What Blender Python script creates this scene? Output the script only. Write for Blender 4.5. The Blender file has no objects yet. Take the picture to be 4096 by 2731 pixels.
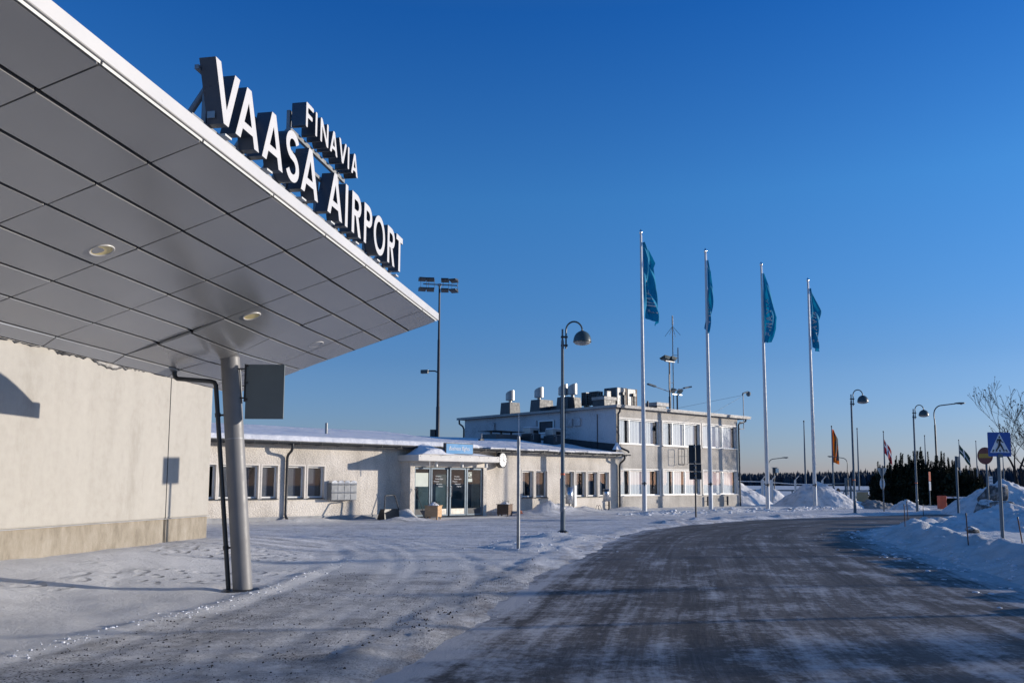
import bpy, math, random
import numpy as np
from mathutils import Vector, Matrix, Euler
R = math.radians
PI = math.pi
random.seed(7)
rng = np.random.default_rng(11)
scene = bpy.context.scene
COL = scene.collection
H = 1.65

# ------------------------------------------------------------------ materials
def nodes(name):
    m = bpy.data.materials.new(name); m.use_nodes = True
    nt = m.node_tree; bs = nt.nodes['Principled BSDF']
    return m, nt, bs
def N(nt, typ, **kw):
    n = nt.nodes.new(typ)
    for k, v in kw.items():
        if k in n.inputs: n.inputs[k].default_value = v
        else: setattr(n, k, v)
    return n
def LK(nt, a, b): nt.links.new(a, b)
def c4(c): return (c[0], c[1], c[2], 1.0)
def ramp(nt, fac, stops):
    r = nt.nodes.new('ShaderNodeValToRGB')
    el = r.color_ramp.elements
    while len(el) < len(stops): el.new(0.5)
    for e, (p, c) in zip(el, stops):
        e.position = p; e.color = c4(c) if hasattr(c, '__len__') else (c, c, c, 1)
    LK(nt, fac, r.inputs['Fac']); return r.outputs['Color']
def noise(nt, vec, scale, detail=4, rough=.55, dim=None):
    n = N(nt, 'ShaderNodeTexNoise', Scale=scale, Detail=detail, Roughness=rough)
    if vec is not None: LK(nt, vec, n.inputs['Vector'])
    return n.outputs['Fac']
def mapping(nt, vec, scale=(1, 1, 1), rot=(0, 0, 0)):
    m = nt.nodes.new('ShaderNodeMapping')
    m.inputs['Scale'].default_value = scale; m.inputs['Rotation'].default_value = rot
    LK(nt, vec, m.inputs['Vector']); return m.outputs['Vector']
def math2(nt, op, a, b, clamp=False):
    n = nt.nodes.new('ShaderNodeMath'); n.operation = op; n.use_clamp = clamp
    for i, v in enumerate((a, b)):
        if v is None: continue
        if isinstance(v, (int, float)): n.inputs[i].default_value = v
        else: LK(nt, v, n.inputs[i])
    return n.outputs[0]
def mixc(nt, fac, a, b):
    n = nt.nodes.new('ShaderNodeMix'); n.data_type = 'RGBA'
    if isinstance(fac, (int, float)): n.inputs[0].default_value = fac
    else: LK(nt, fac, n.inputs[0])
    for i, v in ((6, a), (7, b)):
        if hasattr(v, '__len__'): n.inputs[i].default_value = c4(v)
        else: LK(nt, v, n.inputs[i])
    return n.outputs[2]
def bump(nt, bs, h, strength, dist=.02, prev=None):
    b = N(nt, 'ShaderNodeBump', Strength=strength, Distance=dist)
    LK(nt, h, b.inputs['Height'])
    if prev is not None: LK(nt, prev, b.inputs['Normal'])
    LK(nt, b.outputs[0], bs.inputs['Normal']); return b.outputs[0]
def objco(nt):
    return nt.nodes.new('ShaderNodeTexCoord').outputs['Object']
def simple(name, col, rough=.6, metal=0., var=.12, vscale=3., bmp=0., bscale=60., spec=.5, stretch=None):
    m, nt, bs = nodes(name)
    oc = objco(nt)
    v = mapping(nt, oc, stretch) if stretch else oc
    f = noise(nt, v, vscale, 5)
    lo = tuple(c * (1 - var) for c in col); hi = tuple(min(1, c * (1 + var)) for c in col)
    LK(nt, ramp(nt, f, [(.3, lo), (.7, hi)]), bs.inputs['Base Color'])
    rr = ramp(nt, noise(nt, oc, vscale * 2.3, 3), [(.3, max(0, rough - .08)), (.7, min(1, rough + .08))])
    LK(nt, rr, bs.inputs['Roughness'])
    bs.inputs['Metallic'].default_value = metal
    bs.inputs['Specular IOR Level'].default_value = spec
    if bmp: bump(nt, bs, noise(nt, oc, bscale, 4), bmp, .01)
    return m
M = {}
def snow_mat(name, col=(.74, .76, .80), dirt=0., lump=6.):
    m, nt, bs = nodes(name); oc = objco(nt)
    f = noise(nt, oc, 1.3, 6)
    c = ramp(nt, f, [(.25, tuple(x * .86 for x in col)), (.7, col)])
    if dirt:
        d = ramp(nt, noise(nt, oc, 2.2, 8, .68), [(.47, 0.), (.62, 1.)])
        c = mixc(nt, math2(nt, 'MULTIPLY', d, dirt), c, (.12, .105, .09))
    LK(nt, c, bs.inputs['Base Color']); bs.inputs['Roughness'].default_value = .7
    bs.inputs['Specular IOR Level'].default_value = .25
    b = bump(nt, bs, noise(nt, oc, lump, 8, .62), .55, .10)
    bump(nt, bs, noise(nt, oc, 55, 3), .35, .012, b)
    return m
def make_materials():
    M['snow'] = snow_mat('snow')
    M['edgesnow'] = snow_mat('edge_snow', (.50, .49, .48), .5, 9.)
    M['roofsnow'] = snow_mat('roof_snow', (.80, .80, .82), 0, 3.)
    M['dirtysnow'] = snow_mat('dirty_snow', (.33, .32, .31), .85, 4.)
    m, nt, bs = nodes('frozen_lump'); oc = objco(nt)
    ge = nt.nodes.new('ShaderNodeNewGeometry'); sp_ = nt.nodes.new('ShaderNodeSeparateXYZ'); LK(nt, ge.outputs['Normal'], sp_.inputs[0])
    nz_ = noise(nt, oc, 3.2, 8, .72)
    top_ = ramp(nt, math2(nt, 'ADD', math2(nt, 'MULTIPLY', sp_.outputs[2], .5), math2(nt, 'MULTIPLY', nz_, .6)), [(.62, 0.), (.72, 1.)])
    dk = ramp(nt, nz_, [(.36, (.055, .052, .05)), (.50, (.13, .128, .125)), (.62, (.34, .34, .34))])
    LK(nt, mixc(nt, top_, dk, (.70, .70, .70)), bs.inputs['Base Color']); bs.inputs['Roughness'].default_value = .8; bs.inputs['Specular IOR Level'].default_value = .2
    bump(nt, bs, noise(nt, oc, 7., 8, .72), .9, .06)
    M['lump'] = m
    M['pile'] = snow_mat('piled_snow', (.74, .735, .74), .30, 3.5)
    # rough cast render of the low wing
    for nm, a, b, fine in (('render', (.60, .545, .47), (.76, .70, .62), 22), ('greyrender', (.43, .40, .355), (.56, .525, .47), 20), ('sidewall', (.50, .50, .51), (.56, .56, .57), 12)):
        m, nt, bs = nodes(nm); oc = objco(nt)
        big = noise(nt, oc, .7, 5); sm = noise(nt, oc, fine, 3, .7)
        mx = math2(nt, 'ADD', math2(nt, 'MULTIPLY', big, .45), math2(nt, 'MULTIPLY', sm, .55))
        col = ramp(nt, mx, [(.38, tuple(x * .7 for x in a)), (.47, a), (.6, b)])
        if nm != 'sidewall':
            grime = ramp(nt, noise(nt, mapping(nt, oc, (1.5, 1.5, .35)), 1.6, 6), [(.5, 0.), (.8, .55)])
            col = mixc(nt, grime, col, tuple(x * .62 for x in a))
        LK(nt, col, bs.inputs['Base Color']); bs.inputs['Roughness'].default_value = .9
        bs.inputs['Specular IOR Level'].default_value = .15
        vor = N(nt, 'ShaderNodeTexVoronoi', Scale=fine * .8); LK(nt, oc, vor.inputs['Vector'])
        bump(nt, bs, vor.outputs['Distance'], .45 if nm != 'sidewall' else .15, .025)
        M[nm] = m
    # painted concrete of the terminal wall: streaked
    m, nt, bs = nodes('terminal_paint'); oc = objco(nt)
    st = noise(nt, mapping(nt, oc, (1.6, 1.6, .35)), .9, 8, .62)
    bl = noise(nt, oc, 6., 6)
    col = ramp(nt, math2(nt, 'ADD', math2(nt, 'MULTIPLY', st, .6), math2(nt, 'MULTIPLY', bl, .4)), [(.32, (.345, .323, .283)), (.5, (.395, .372, .33)), (.68, (.425, .402, .358))])
    stn = ramp(nt, noise(nt, mapping(nt, oc, (1., 1., .28)), 1.1, 9, .74), [(.56, 0.), (.70, .42)])
    col = mixc(nt, stn, col, (.24, .22, .185))
    LK(nt, col, bs.inputs['Base Color']); bs.inputs['Roughness'].default_value = .8
    bs.inputs['Specular IOR Level'].default_value = .2
    b = bump(nt, bs, noise(nt, oc, 26, 6, .65), .35, .012)
    M['termpaint'] = m
    m, nt, bs = nodes('plinth_concrete'); oc = objco(nt)
    st = noise(nt, mapping(nt, oc, (2., 2., .8)), 1.8, 9, .7)
    LK(nt, ramp(nt, st, [(.3, (.17, .145, .108)), (.5, (.27, .235, .182)), (.72, (.35, .315, .262))]), bs.inputs['Base Color'])
    bs.inputs['Roughness'].default_value = .88
    bump(nt, bs, noise(nt, oc, 18, 7, .7), .5, .02)
    M['plinth'] = m
    M['greyplinth'] = simple('grey_plinth', (.34, .34, .34), .85, var=.2, bmp=.3)
    # canopy soffit: satin painted metal panels
    m, nt, bs = nodes('soffit_metal'); oc = objco(nt)
    f = noise(nt, oc, .55, 3)
    LK(nt, ramp(nt, f, [(.35, (.40, .40, .40)), (.7, (.44, .438, .435))]), bs.inputs['Base Color'])
    bs.inputs['Metallic'].default_value = .6
    bump(nt, bs, noise(nt, oc, .75, 1), .35, .05)
    LK(nt, ramp(nt, noise(nt, oc, 1.2, 3), [(.3, .20), (.7, .27)]), bs.inputs['Roughness'])
    M['soffit'] = m
    M['fascia'] = simple('white_fascia', (.55, .54, .525), .35, var=.04, vscale=1.)
    M['fasciatrim'] = simple('fascia_trim', (.60, .60, .57), .4, var=.05)
    M['black'] = simple('black_gap', (.012, .012, .013), .8, var=.2)
    M['lettersides'] = simple('dark_letter_returns', (.07, .082, .105), .32, var=.1, metal=.2)
    M['letterface'] = simple('white_letter_face', (.56, .55, .54), .4, var=.02)
    M['galv'] = simple('galvanised_steel', (.25, .26, .27), .5, metal=.3, var=.2, vscale=5)
    M['column'] = simple('grey_column_paint', (.185, .183, .185), .5, var=.10, vscale=2)
    M['dark'] = simple('dark_metal', (.028, .031, .036), .45, var=.25, vscale=4)
    M['darkpipe'] = simple('dark_pipe', (.055, .058, .06), .35, metal=.4, var=.2)
    M['signback'] = simple('sign_back', (.135, .165, .175), .5, var=.08, vscale=2)
    M['signblack'] = simple('black_sign_back', (.018, .022, .028), .5, var=.2)
    M['lampgreen'] = simple('lamp_shade_paint', (.05, .075, .082), .33, var=.06, vscale=2)
    M['postgrey'] = simple('grey_post_paint', (.125, .155, .175), .7, var=.1, vscale=2, spec=.2)
    M['flagpole'] = simple('white_flagpole', (.52, .54, .56), .45, var=.05)
    M['chrome'] = simple('polished_steel', (.7, .7, .7), .15, metal=1., var=.05)
    M['steel'] = simple('stainless_steel', (.52, .53, .55), .3, metal=.9, var=.08, stretch=(20, 20, .5))
    M['white'] = simple('white_paint', (.74, .74, .72), .45, var=.06)
    M['offwhite'] = simple('offwhite_trim', (.66, .63, .58), .6, var=.08)
    M['plaster'] = simple('smooth_plaster_trim', (.70, .65, .58), .8, var=.07, bmp=.15)
    M['sill'] = simple('dark_sill', (.06, .065, .07), .4, var=.2)
    M['roofdark'] = simple('roof_felt', (.035, .038, .042), .8, var=.25)
    M['rooftrim'] = simple('grey_roof_trim', (.31, .30, .285), .6, var=.12, stretch=(.4, 1, 1))
    M['vent'] = simple('vent_sheet_metal', (.045, .05, .056), .5, metal=0., var=.12)
    M['ventpale'] = simple('pale_vent_metal', (.34, .345, .34), .35, metal=.3, var=.06)
    M['acwhite'] = simple('ac_case', (.30, .30, .28), .45, var=.06)
    M['wood'] = simple('raw_wood', (.50, .31, .165), .75, var=.25, vscale=6, stretch=(1, 1, 9))
    M['brownwood'] = simple('brown_stained_wood', (.13, .08, .052), .7, var=.25, vscale=6, stretch=(1, 1, 9))
    M['brick'] = simple('red_brick', (.22, .065, .04), .85, var=.3, vscale=9)
    M['bark'] = simple('bark', (.016, .014, .014), .95, var=.35, vscale=9)
    M['signblue'] = simple('traffic_sign_blue', (.012, .075, .30), .45, var=.05)
    M['signwhite'] = simple('traffic_sign_white', (.68, .69, .70), .45, var=.03)
    M['signink'] = simple('traffic_sign_black', (.015, .016, .018), .5, var=.1)
    M['boxblue'] = simple('illuminated_sign_blue', (.045, .27, .54), .35, var=.10, vscale=1.5)
    M['orange'] = simple('orange_paint', (.62, .10, .035), .5, var=.1)
    M['yellow'] = simple('yellow_paint', (.42, .24, .03), .5, var=.08)
    M['signred'] = simple('traffic_sign_red', (.17, .04, .03), .5, var=.08)
    M['beigebox'] = simple('beige_cabinet', (.36, .29, .17), .6, var=.1)
    M['greenbox'] = simple('green_grey_cabinet', (.13, .17, .15), .6, var=.1)
    M['rust'] = simple('rusty_stake', (.085, .038, .026), .8, var=.4, vscale=12)
    M['grit'] = simple('grit_stone', (.03, .03, .032), .8, var=.4)
    M['rubber'] = simple('black_plastic', (.012, .013, .015), .35, var=.2)
    M['paper'] = simple('white_notice', (.62, .66, .58), .7, var=.03)
    M['textwhite'] = simple('white_lettering', (.75, .77, .78), .6, var=.03)
    M['blind'] = simple('white_blind', (.66, .645, .60), .8, var=.06, vscale=2, stretch=(9, 9, .2))
    M['blindgrey'] = simple('grey_blind', (.085, .088, .095), .85, var=.1, stretch=(.2, .2, 30))
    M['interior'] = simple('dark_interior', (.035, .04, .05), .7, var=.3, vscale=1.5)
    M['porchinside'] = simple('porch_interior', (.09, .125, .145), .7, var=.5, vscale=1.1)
    M['doorframe'] = simple('door_frame_metal', (.13, .17, .21), .4, metal=.3, var=.08)
    M['kick'] = simple('kick_plate_metal', (.50, .47, .41), .4, metal=.4, var=.18, vscale=6)
    M['gold'] = simple('lamp_reflector', (.80, .66, .33), .35, metal=.2, var=.1)
    M['teal'] = cloth('teal_flag_cloth', (.006, .26, .46))
    M['flagorange'] = cloth('orange_flag_cloth', (.80, .17, .012))
    M['flagdark'] = cloth('dark_flag_cloth', (.06, .06, .065))
    M['flagred'] = cloth('red_flag_cloth', (.30, .02, .03))
    M['flaggreen'] = cloth('green_flag_cloth', (.02, .06, .05))
    M['flagwhite'] = cloth('white_flag_print', (.62, .66, .70))
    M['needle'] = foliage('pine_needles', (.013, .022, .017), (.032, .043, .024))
    M['forest'] = foliage('hazy_forest_needles', (.022, .034, .052), (.036, .052, .072))  # blue of distance haze mixed into the needle colour
    M['glass'] = glass('window_glass', (.9, .95, 1.0), .28)
    M['doorglass'] = glass('door_glass', (.55, .66, .68), .2)
def cloth(name, col):
    m, nt, bs = nodes(name)
    out = nt.nodes['Material Output']; oc = objco(nt)
    f = ramp(nt, noise(nt, oc, 3, 4), [(.3, tuple(c * .85 for c in col)), (.7, col)])
    LK(nt, f, bs.inputs['Base Color']); bs.inputs['Roughness'].default_value = .75
    bs.inputs['Specular IOR Level'].default_value = .2
    tr = nt.nodes.new('ShaderNodeBsdfTranslucent'); LK(nt, f, tr.inputs['Color'])
    mx = nt.nodes.new('ShaderNodeMixShader'); mx.inputs[0].default_value = .22
    LK(nt, bs.outputs[0], mx.inputs[1]); LK(nt, tr.outputs[0], mx.inputs[2]); LK(nt, mx.outputs[0], out.inputs[0])
    return m
def foliage(name, a, b):
    m, nt, bs = nodes(name); oc = objco(nt)
    LK(nt, ramp(nt, noise(nt, oc, 1.4, 5), [(.35, a), (.7, b)]), bs.inputs['Base Color'])
    bs.inputs['Roughness'].default_value = .8; bs.inputs['Specular IOR Level'].default_value = .15
    return m
def glass(name, tint, refl):
    m, nt, bs = nodes(name); nt.nodes.remove(bs)
    out = nt.nodes['Material Output']
    t = nt.nodes.new('ShaderNodeBsdfTransparent'); t.inputs['Color'].default_value = c4(tint)
    g = nt.nodes.new('ShaderNodeBsdfGlossy'); g.inputs['Roughness'].default_value = .02
    fr = N(nt, 'ShaderNodeLayerWeight', Blend=.5)
    f = math2(nt, 'ADD', math2(nt, 'MULTIPLY', math2(nt, 'POWER', fr.outputs['Facing'], 4.), .8), refl * .3, True)
    mx = nt.nodes.new('ShaderNodeMixShader'); LK(nt, f, mx.inputs[0])
    LK(nt, t.outputs[0], mx.inputs[1]); LK(nt, g.outputs[0], mx.inputs[2]); LK(nt, mx.outputs[0], out.inputs[0])
    return m
make_materials()

# ------------------------------------------------------------------ mesh builder
class MB:
    def __init__(s): s.v = []; s.f = []; s.m = []; s.sm = []
    def add(s, vs, fs, mi=0, smooth=False):
        o = len(s.v); s.v += [tuple(p) for p in vs]
        for f in fs: s.f.append([i + o for i in f]); s.m.append(mi); s.sm.append(smooth)
        return s
    def box(s, x0, x1, y0, y1, z0, z1, mi=0):
        vs = [(x0, y0, z0), (x1, y0, z0), (x1, y1, z0), (x0, y1, z0), (x0, y0, z1), (x1, y0, z1), (x1, y1, z1), (x0, y1, z1)]
        return s.add(vs, [(0, 3, 2, 1), (4, 5, 6, 7), (0, 1, 5, 4), (1, 2, 6, 5), (2, 3, 7, 6), (3, 0, 4, 7)], mi)
    def obox(s, c, ax, ay, az, mi=0):      # oriented box, half vectors
        c, ax, ay, az = map(Vector, (c, ax, ay, az)); vs = []
        for k in (-1, 1):
            for i, j in ((-1, -1), (1, -1), (1, 1), (-1, 1)): vs.append(c + ax * i + ay * j + az * k)
        return s.add(vs, [(0, 3, 2, 1), (4, 5, 6, 7), (0, 1, 5, 4), (1, 2, 6, 5), (2, 3, 7, 6), (3, 0, 4, 7)], mi)
    def taper(s, cx, cy, z0, z1, w0, d0, w1, d1, mi=0):
        vs = [(cx - w0, cy - d0, z0), (cx + w0, cy - d0, z0), (cx + w0, cy + d0, z0), (cx - w0, cy + d0, z0), (cx - w1, cy - d1, z1), (cx + w1, cy - d1, z1), (cx + w1, cy + d1, z1), (cx - w1, cy + d1, z1)]
        return s.add(vs, [(0, 3, 2, 1), (4, 5, 6, 7), (0, 1, 5, 4), (1, 2, 6, 5), (2, 3, 7, 6), (3, 0, 4, 7)], mi)
    def tube(s, pts, rad, n=10, mi=0, caps=True, smooth=True):
        pts = [Vector(p) for p in pts]
        if not hasattr(rad, '__len__'): rad = [rad] * len(pts)
        rings = []; up = None
        for i, p in enumerate(pts):
            if i == 0: t = pts[1] - p
            elif i == len(pts) - 1: t = p - pts[i - 1]
            else: t = (pts[i + 1] - p).normalized() + (p - pts[i - 1]).normalized()
            t = t.normalized()
            if up is None: up = Vector((0, 0, 1)) if abs(t.z) < .9 else Vector((1, 0, 0))
            a = t.cross(up); a.normalize(); b = t.cross(a).normalized(); up = -b if False else up - t * up.dot(t)
            if up.length < 1e-4: up = a.copy()
            up.normalize(); a = t.cross(up).normalized(); b = up
            rings.append([p + (a * math.cos(2 * PI * k / n) + b * math.sin(2 * PI * k / n)) * rad[i] for k in range(n)])
        vs = [q for r in rings for q in r]; fs = []
        for i in range(len(pts) - 1):
            for k in range(n):
                k2 = (k + 1) % n; fs.append((i * n + k, i * n + k2, (i + 1) * n + k2, (i + 1) * n + k))
        s.add(vs, fs, mi, smooth)
        if caps: s.add(rings[0], [tuple(range(n))[::-1]], mi); s.add(rings[-1], [tuple(range(n))], mi)
        return s
    def lathe(s, prof, n=24, c=(0, 0, 0), mi=0, smooth=True):
        vs = []; fs = []
        for r, z in prof:
            for k in range(n): vs.append((c[0] + r * math.cos(2 * PI * k / n), c[1] + r * math.sin(2 * PI * k / n), c[2] + z))
        for i in range(len(prof) - 1):
            for k in range(n):
                k2 = (k + 1) % n; fs.append((i * n + k, i * n + k2, (i + 1) * n + k2, (i + 1) * n + k))
        return s.add(vs, fs, mi, smooth)
    def quad(s, a, b, c, d, mi=0): return s.add([a, b, c, d], [(0, 1, 2, 3)], mi)
    def prism(s, poly, z0, z1, fn, mi=0):     # poly of 2D, fn(x,y,z)->3D
        n = len(poly)
        vs = [fn(x, y, z0) for x, y in poly] + [fn(x, y, z1) for x, y in poly]
        fs = [tuple(range(n))[::-1], tuple(range(n, 2 * n))] + [(k, (k + 1) % n, n + (k + 1) % n, n + k) for k in range(n)]
        return s.add(vs, fs, mi)
    def build(s, name, mats, root=None, world=False, bevel=0.):
        me = bpy.data.meshes.new(name)
        vs = s.v
        if world and root is not None:
            inv = wm(root).inverted(); vs = [inv @ Vector(p) for p in s.v]
        me.from_pydata([tuple(p) for p in vs], [], s.f)
        if not isinstance(mats, (list, tuple)): mats = [mats]
        for m in mats: me.materials.append(m)
        me.polygons.foreach_set('material_index', s.m); me.polygons.foreach_set('use_smooth', s.sm)
        me.update(); me.validate()
        o = bpy.data.objects.new(name, me); COL.objects.link(o)
        if root is not None: o.parent = root
        if bevel:
            b = o.modifiers.new('bevel', 'BEVEL'); b.width = bevel; b.segments = 2; b.limit_method = 'ANGLE'; b.angle_limit = R(50)
        return o
def wm(o):
    m = Matrix.Translation(o.location) @ o.rotation_euler.to_matrix().to_4x4() @ Matrix.Diagonal((*o.scale, 1))
    return wm(o.parent) @ m if o.parent else m
def tag(o, label, cat, group=None):
    o['label'] = label; o['category'] = cat
    if group: o['group'] = group
    return o
def thing(name, label, cat, loc=(0, 0, 0), rz=0., group=None):
    o = bpy.data.objects.new(name, None); COL.objects.link(o)
    o.empty_display_size = .2
    o.location = loc; o.rotation_euler = (0, 0, rz)
    return tag(o, label, cat, group)
def dup(root, loc, label, rz=None, scale=None):
    r = root.copy(); COL.objects.link(r); r.location = loc; r['label'] = label
    if rz is not None: r.rotation_euler = (0, 0, rz)
    if scale: r.scale = scale
    for ch in list(root.children):
        c = ch.copy(); COL.objects.link(c); c.parent = r
        for g in list(ch.children):
            d = g.copy(); COL.objects.link(d); d.parent = c
    return r
def arc(c, r, a0, a1, n, fn): return [fn(c[0] + r * math.cos(R(a0 + (a1 - a0) * k / n)), c[1] + r * math.sin(R(a0 + (a1 - a0) * k / n))) for k in range(n + 1)]

# ---- 2D letter shapes (unit height): list of loops, first is the outline
def letter(ch, s=.155, w=None):
    L2 = []
    def a_(cx, cy, r, a0, a1, n=10, ry=None):
        ry = ry or r
        return [(cx + r * math.cos(R(a0 + (a1 - a0) * k / n)), cy + ry * math.sin(R(a0 + (a1 - a0) * k / n))) for k in range(n + 1)]
    if ch == 'V':
        w = w or .80; e = s * 1.12
        return [[(0, 1), (w / 2 - s * .52, 0), (w / 2 + s * .52, 0), (w, 1), (w - e, 1), (w / 2, .26), (e, 1)]], w
    if ch == 'A':
        w = w or .80; e = s * 1.12
        x = lambda y: e + (w / 2 - e) * y / .74
        return [[(0, 0), (e, 0), (x(.2), .2), (w - x(.2), .2), (w - e, 0), (w, 0), (w / 2 + s * .52, 1), (w / 2 - s * .52, 1)],
                [(x(.34), .34), (w / 2, .74), (w - x(.34), .34)]], w
    if ch == 'I': return [[(0, 0), (s, 0), (s, 1), (0, 1)]], s
    if ch == 'N':
        w = w or .66
        return [[(0, 0), (s, 0), (s, .70), (w - s, 0), (w, 0), (w, 1), (w - s, 1), (w - s, .30), (s, 1), (0, 1)]], w
    if ch == 'F':
        w = w or .52
        return [[(0, 0), (s, 0), (s, .42), (w * .86, .42), (w * .86, .42 + s), (s, .42 + s), (s, 1 - s), (w, 1 - s), (w, 1), (0, 1)]], w
    if ch == 'T':
        w = w or .62
        return [[(w / 2 - s / 2, 0), (w / 2 + s / 2, 0), (w / 2 + s / 2, 1 - s), (w, 1 - s), (w, 1), (0, 1), (0, 1 - s), (w / 2 - s / 2, 1 - s)]], w
    if ch in 'PR':
        w = w or .58; r = .275
        bowl = a_(w - r, 1 - r, r, -90, 90)
        inn = a_(w - r, 1 - r, r - s, -90, 90)
        hole = [(s, 1 - 2 * r + s)] + inn + [(s, 1 - s)]
        if ch == 'P': out = [(0, 0), (s, 0), (s, 1 - 2 * r)] + bowl + [(0, 1)]
        else: out = [(0, 0), (s, 0), (s, 1 - 2 * r), (w * .42, 1 - 2 * r), (w - s * 1.1, 0), (w, 0), (w * .42 + s * 1.1, 1 - 2 * r)] + bowl + [(0, 1)]
        return [out, hole], w
    if ch == 'O':
        w = w or .82
        return [a_(w / 2, .5, w / 2, 0, 352, 40, .515), a_(w / 2, .5, w / 2 - s, 0, 352, 40, .515 - s)], w
    if ch == 'S':
        w = w or .56; hs = s / 2; r1 = (1.03 - s) / 4
        cx = w / 2; rx = w / 2 - hs; cyt = 1.015 - hs - r1; cyb = -.015 + hs + r1
        pts = a_(cx, cyt, rx, 25, 180, 12, r1) + a_(cx, cyt, rx, 180, 250, 5, r1)[1:]
        pts = pts + a_(cx, cyb, rx, 70, 0, 5, r1) + a_(cx, cyb, rx, 0, -155, 12, r1)[1:]
        l, rr = [], []
        for i, p in enumerate(pts):
            q0 = pts[max(0, i - 1)]; q1 = pts[min(len(pts) - 1, i + 1)]
            dx, dy = q1[0] - q0[0], q1[1] - q0[1]; d = math.hypot(dx, dy) or 1
            l.append((p[0] - dy / d * hs, p[1] + dx / d * hs)); rr.append((p[0] + dy / d * hs, p[1] - dx / d * hs))
        return [l + rr[::-1]], w
def fillet(poly, r):
    out = []; n = len(poly)
    for i in range(n):
        p0, p, p1 = Vector(poly[i - 1]), Vector(poly[i]), Vector(poly[(i + 1) % n])
        a = (p0 - p); b = (p1 - p); la, lb = a.length, b.length
        d = min(r, la * .48, lb * .48); a.normalize(); b.normalize()
        A = p + a * d; B = p + b * d
        for t in (0, .25, .5, .75, 1): out.append(tuple(A * (1 - t) ** 2 + p * 2 * t * (1 - t) + B * t * t))
    return out
def shape_mesh(loops, depth):
    cu = bpy.data.curves.new('outline', 'CURVE'); cu.dimensions = '2D'; cu.fill_mode = 'BOTH'; cu.extrude = depth / 2
    for lp in loops:
        sp = cu.splines.new('POLY'); sp.points.add(len(lp) - 1); sp.use_cyclic_u = True
        for pt, q in zip(sp.points, lp): pt.co = (q[0], q[1], 0, 1)
    ob = bpy.data.objects.new('outline', cu); COL.objects.link(ob)
    dg = bpy.context.evaluated_depsgraph_get(); dg.update()
    me = bpy.data.meshes.new_from_object(ob.evaluated_get(dg))
    bpy.data.objects.remove(ob); bpy.data.curves.remove(cu)
    return me
def text_mesh(txt, size=1., depth=.01, shear=0., spacing=1.):
    cu = bpy.data.curves.new('lettering', 'FONT'); cu.body = txt; cu.size = size; cu.extrude = depth / 2; cu.shear = shear; cu.space_character = spacing
    ob = bpy.data.objects.new('lettering', cu); COL.objects.link(ob)
    dg = bpy.context.evaluated_depsgraph_get(); dg.update()
    me = bpy.data.meshes.new_from_object(ob.evaluated_get(dg))
    bpy.data.objects.remove(ob); bpy.data.curves.remove(cu)
    return me
def me_data(me): return [v.co.copy() for v in me.vertices], [tuple(p.vertices) for p in me.polygons], [p.normal.copy() for p in me.polygons]

# ------------------------------------------------------------------ ground
def dist_poly(P, poly, closed=False):
    P = np.asarray(P, float); best = np.full(len(P), 1e9)
    n = len(poly)
    for i in range(n if closed else n - 1):
        a = np.array(poly[i]); b = np.array(poly[(i + 1) % n]); d = b - a
        t = np.clip(((P - a) @ d) / (d @ d), 0, 1)
        best = np.minimum(best, np.hypot(*(P - a - t[:, None] * d).T))
    return best
def inside(P, poly):
    P = np.asarray(P, float); c = np.zeros(len(P), bool); n = len(poly)
    for i in range(n):
        x0, y0 = poly[i]; x1, y1 = poly[(i + 1) % n]
        cond = (y0 > P[:, 1]) != (y1 > P[:, 1])
        with np.errstate(divide='ignore', invalid='ignore'):
            xi = x0 + (P[:, 1] - y0) * (x1 - x0) / (y1 - y0)
        c ^= cond & (P[:, 0] < xi)
    return c
def smooth(a, lo, hi): t = np.clip((a - lo) / (hi - lo), 0, 1); return t * t * (3 - 2 * t)
_tab = rng.random((256, 256))
def vnoise(x, y):
    xi = np.floor(x).astype(int); yi = np.floor(y).astype(int); fx = x - xi; fy = y - yi
    fx = fx * fx * (3 - 2 * fx); fy = fy * fy * (3 - 2 * fy)
    g = lambda a, b: _tab[a % 256, b % 256]
    return (g(xi, yi) * (1 - fx) + g(xi + 1, yi) * fx) * (1 - fy) + (g(xi, yi + 1) * (1 - fx) + g(xi + 1, yi + 1) * fx) * fy
def fbm(x, y, o=5, gain=.55):
    s = 0; a = 1; t = 0
    for k in range(o): s = s + a * vnoise(x * 2 ** k + 17.3 * k, y * 2 ** k + 9.1 * k); t += a; a *= gain
    return s / t - .5
ROADL = [(-5.5, -30), (-2.6, -8), (-1.55, 2), (-1.05, 7.2), (-.75, 8.6), (-.28, 10.5), (.17, 13), (1.14, 17.9), (2.1, 22), (3.2, 25.8), (5.15, 30.8), (7.2, 34.3), (10.4, 38.2), (15.6, 42.2), (22, 46.4), (34, 52), (60, 62)]
ROADR = [(4.5, -30), (6.0, -8), (6.9, 3), (7.6, 9), (8.35, 14.07), (8.95, 16.5), (9.53, 19.3), (10.3, 22.7), (11.0, 26.0), (11.7, 28.3), (13.2, 30.8), (15.5, 34), (20, 38.2), (27, 42), (37, 46.5), (48, 51), (66, 58)]
ROADPOLY = ROADL + ROADR[::-1]
SNOWL = [(-5.2, -10), (-4.9, 4), (-4.64, 7.9), (-4.42, 9.1), (-4.04, 10.4), (-3.82, 11.1), (-3.7, 13.3), (-3.51, 16.8), (-3.25, 18.7), (-4.5, 22), (-8, 24)]
ISLAND = [(-.54, 21.5), (.0, 23.6), (.5, 25.6), (1.7, 28.2), (2.5, 26.4), (2.0, 24.0), (1.31, 20.9), (.26, 20.2)]
FP0 = Vector((1.63, 44., 0)); FANG = R(41.5)
fdx, fdy = math.cos(FANG), math.sin(FANG)
WALLA = R(11.); WP = (-7.68, 19.12)
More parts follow.
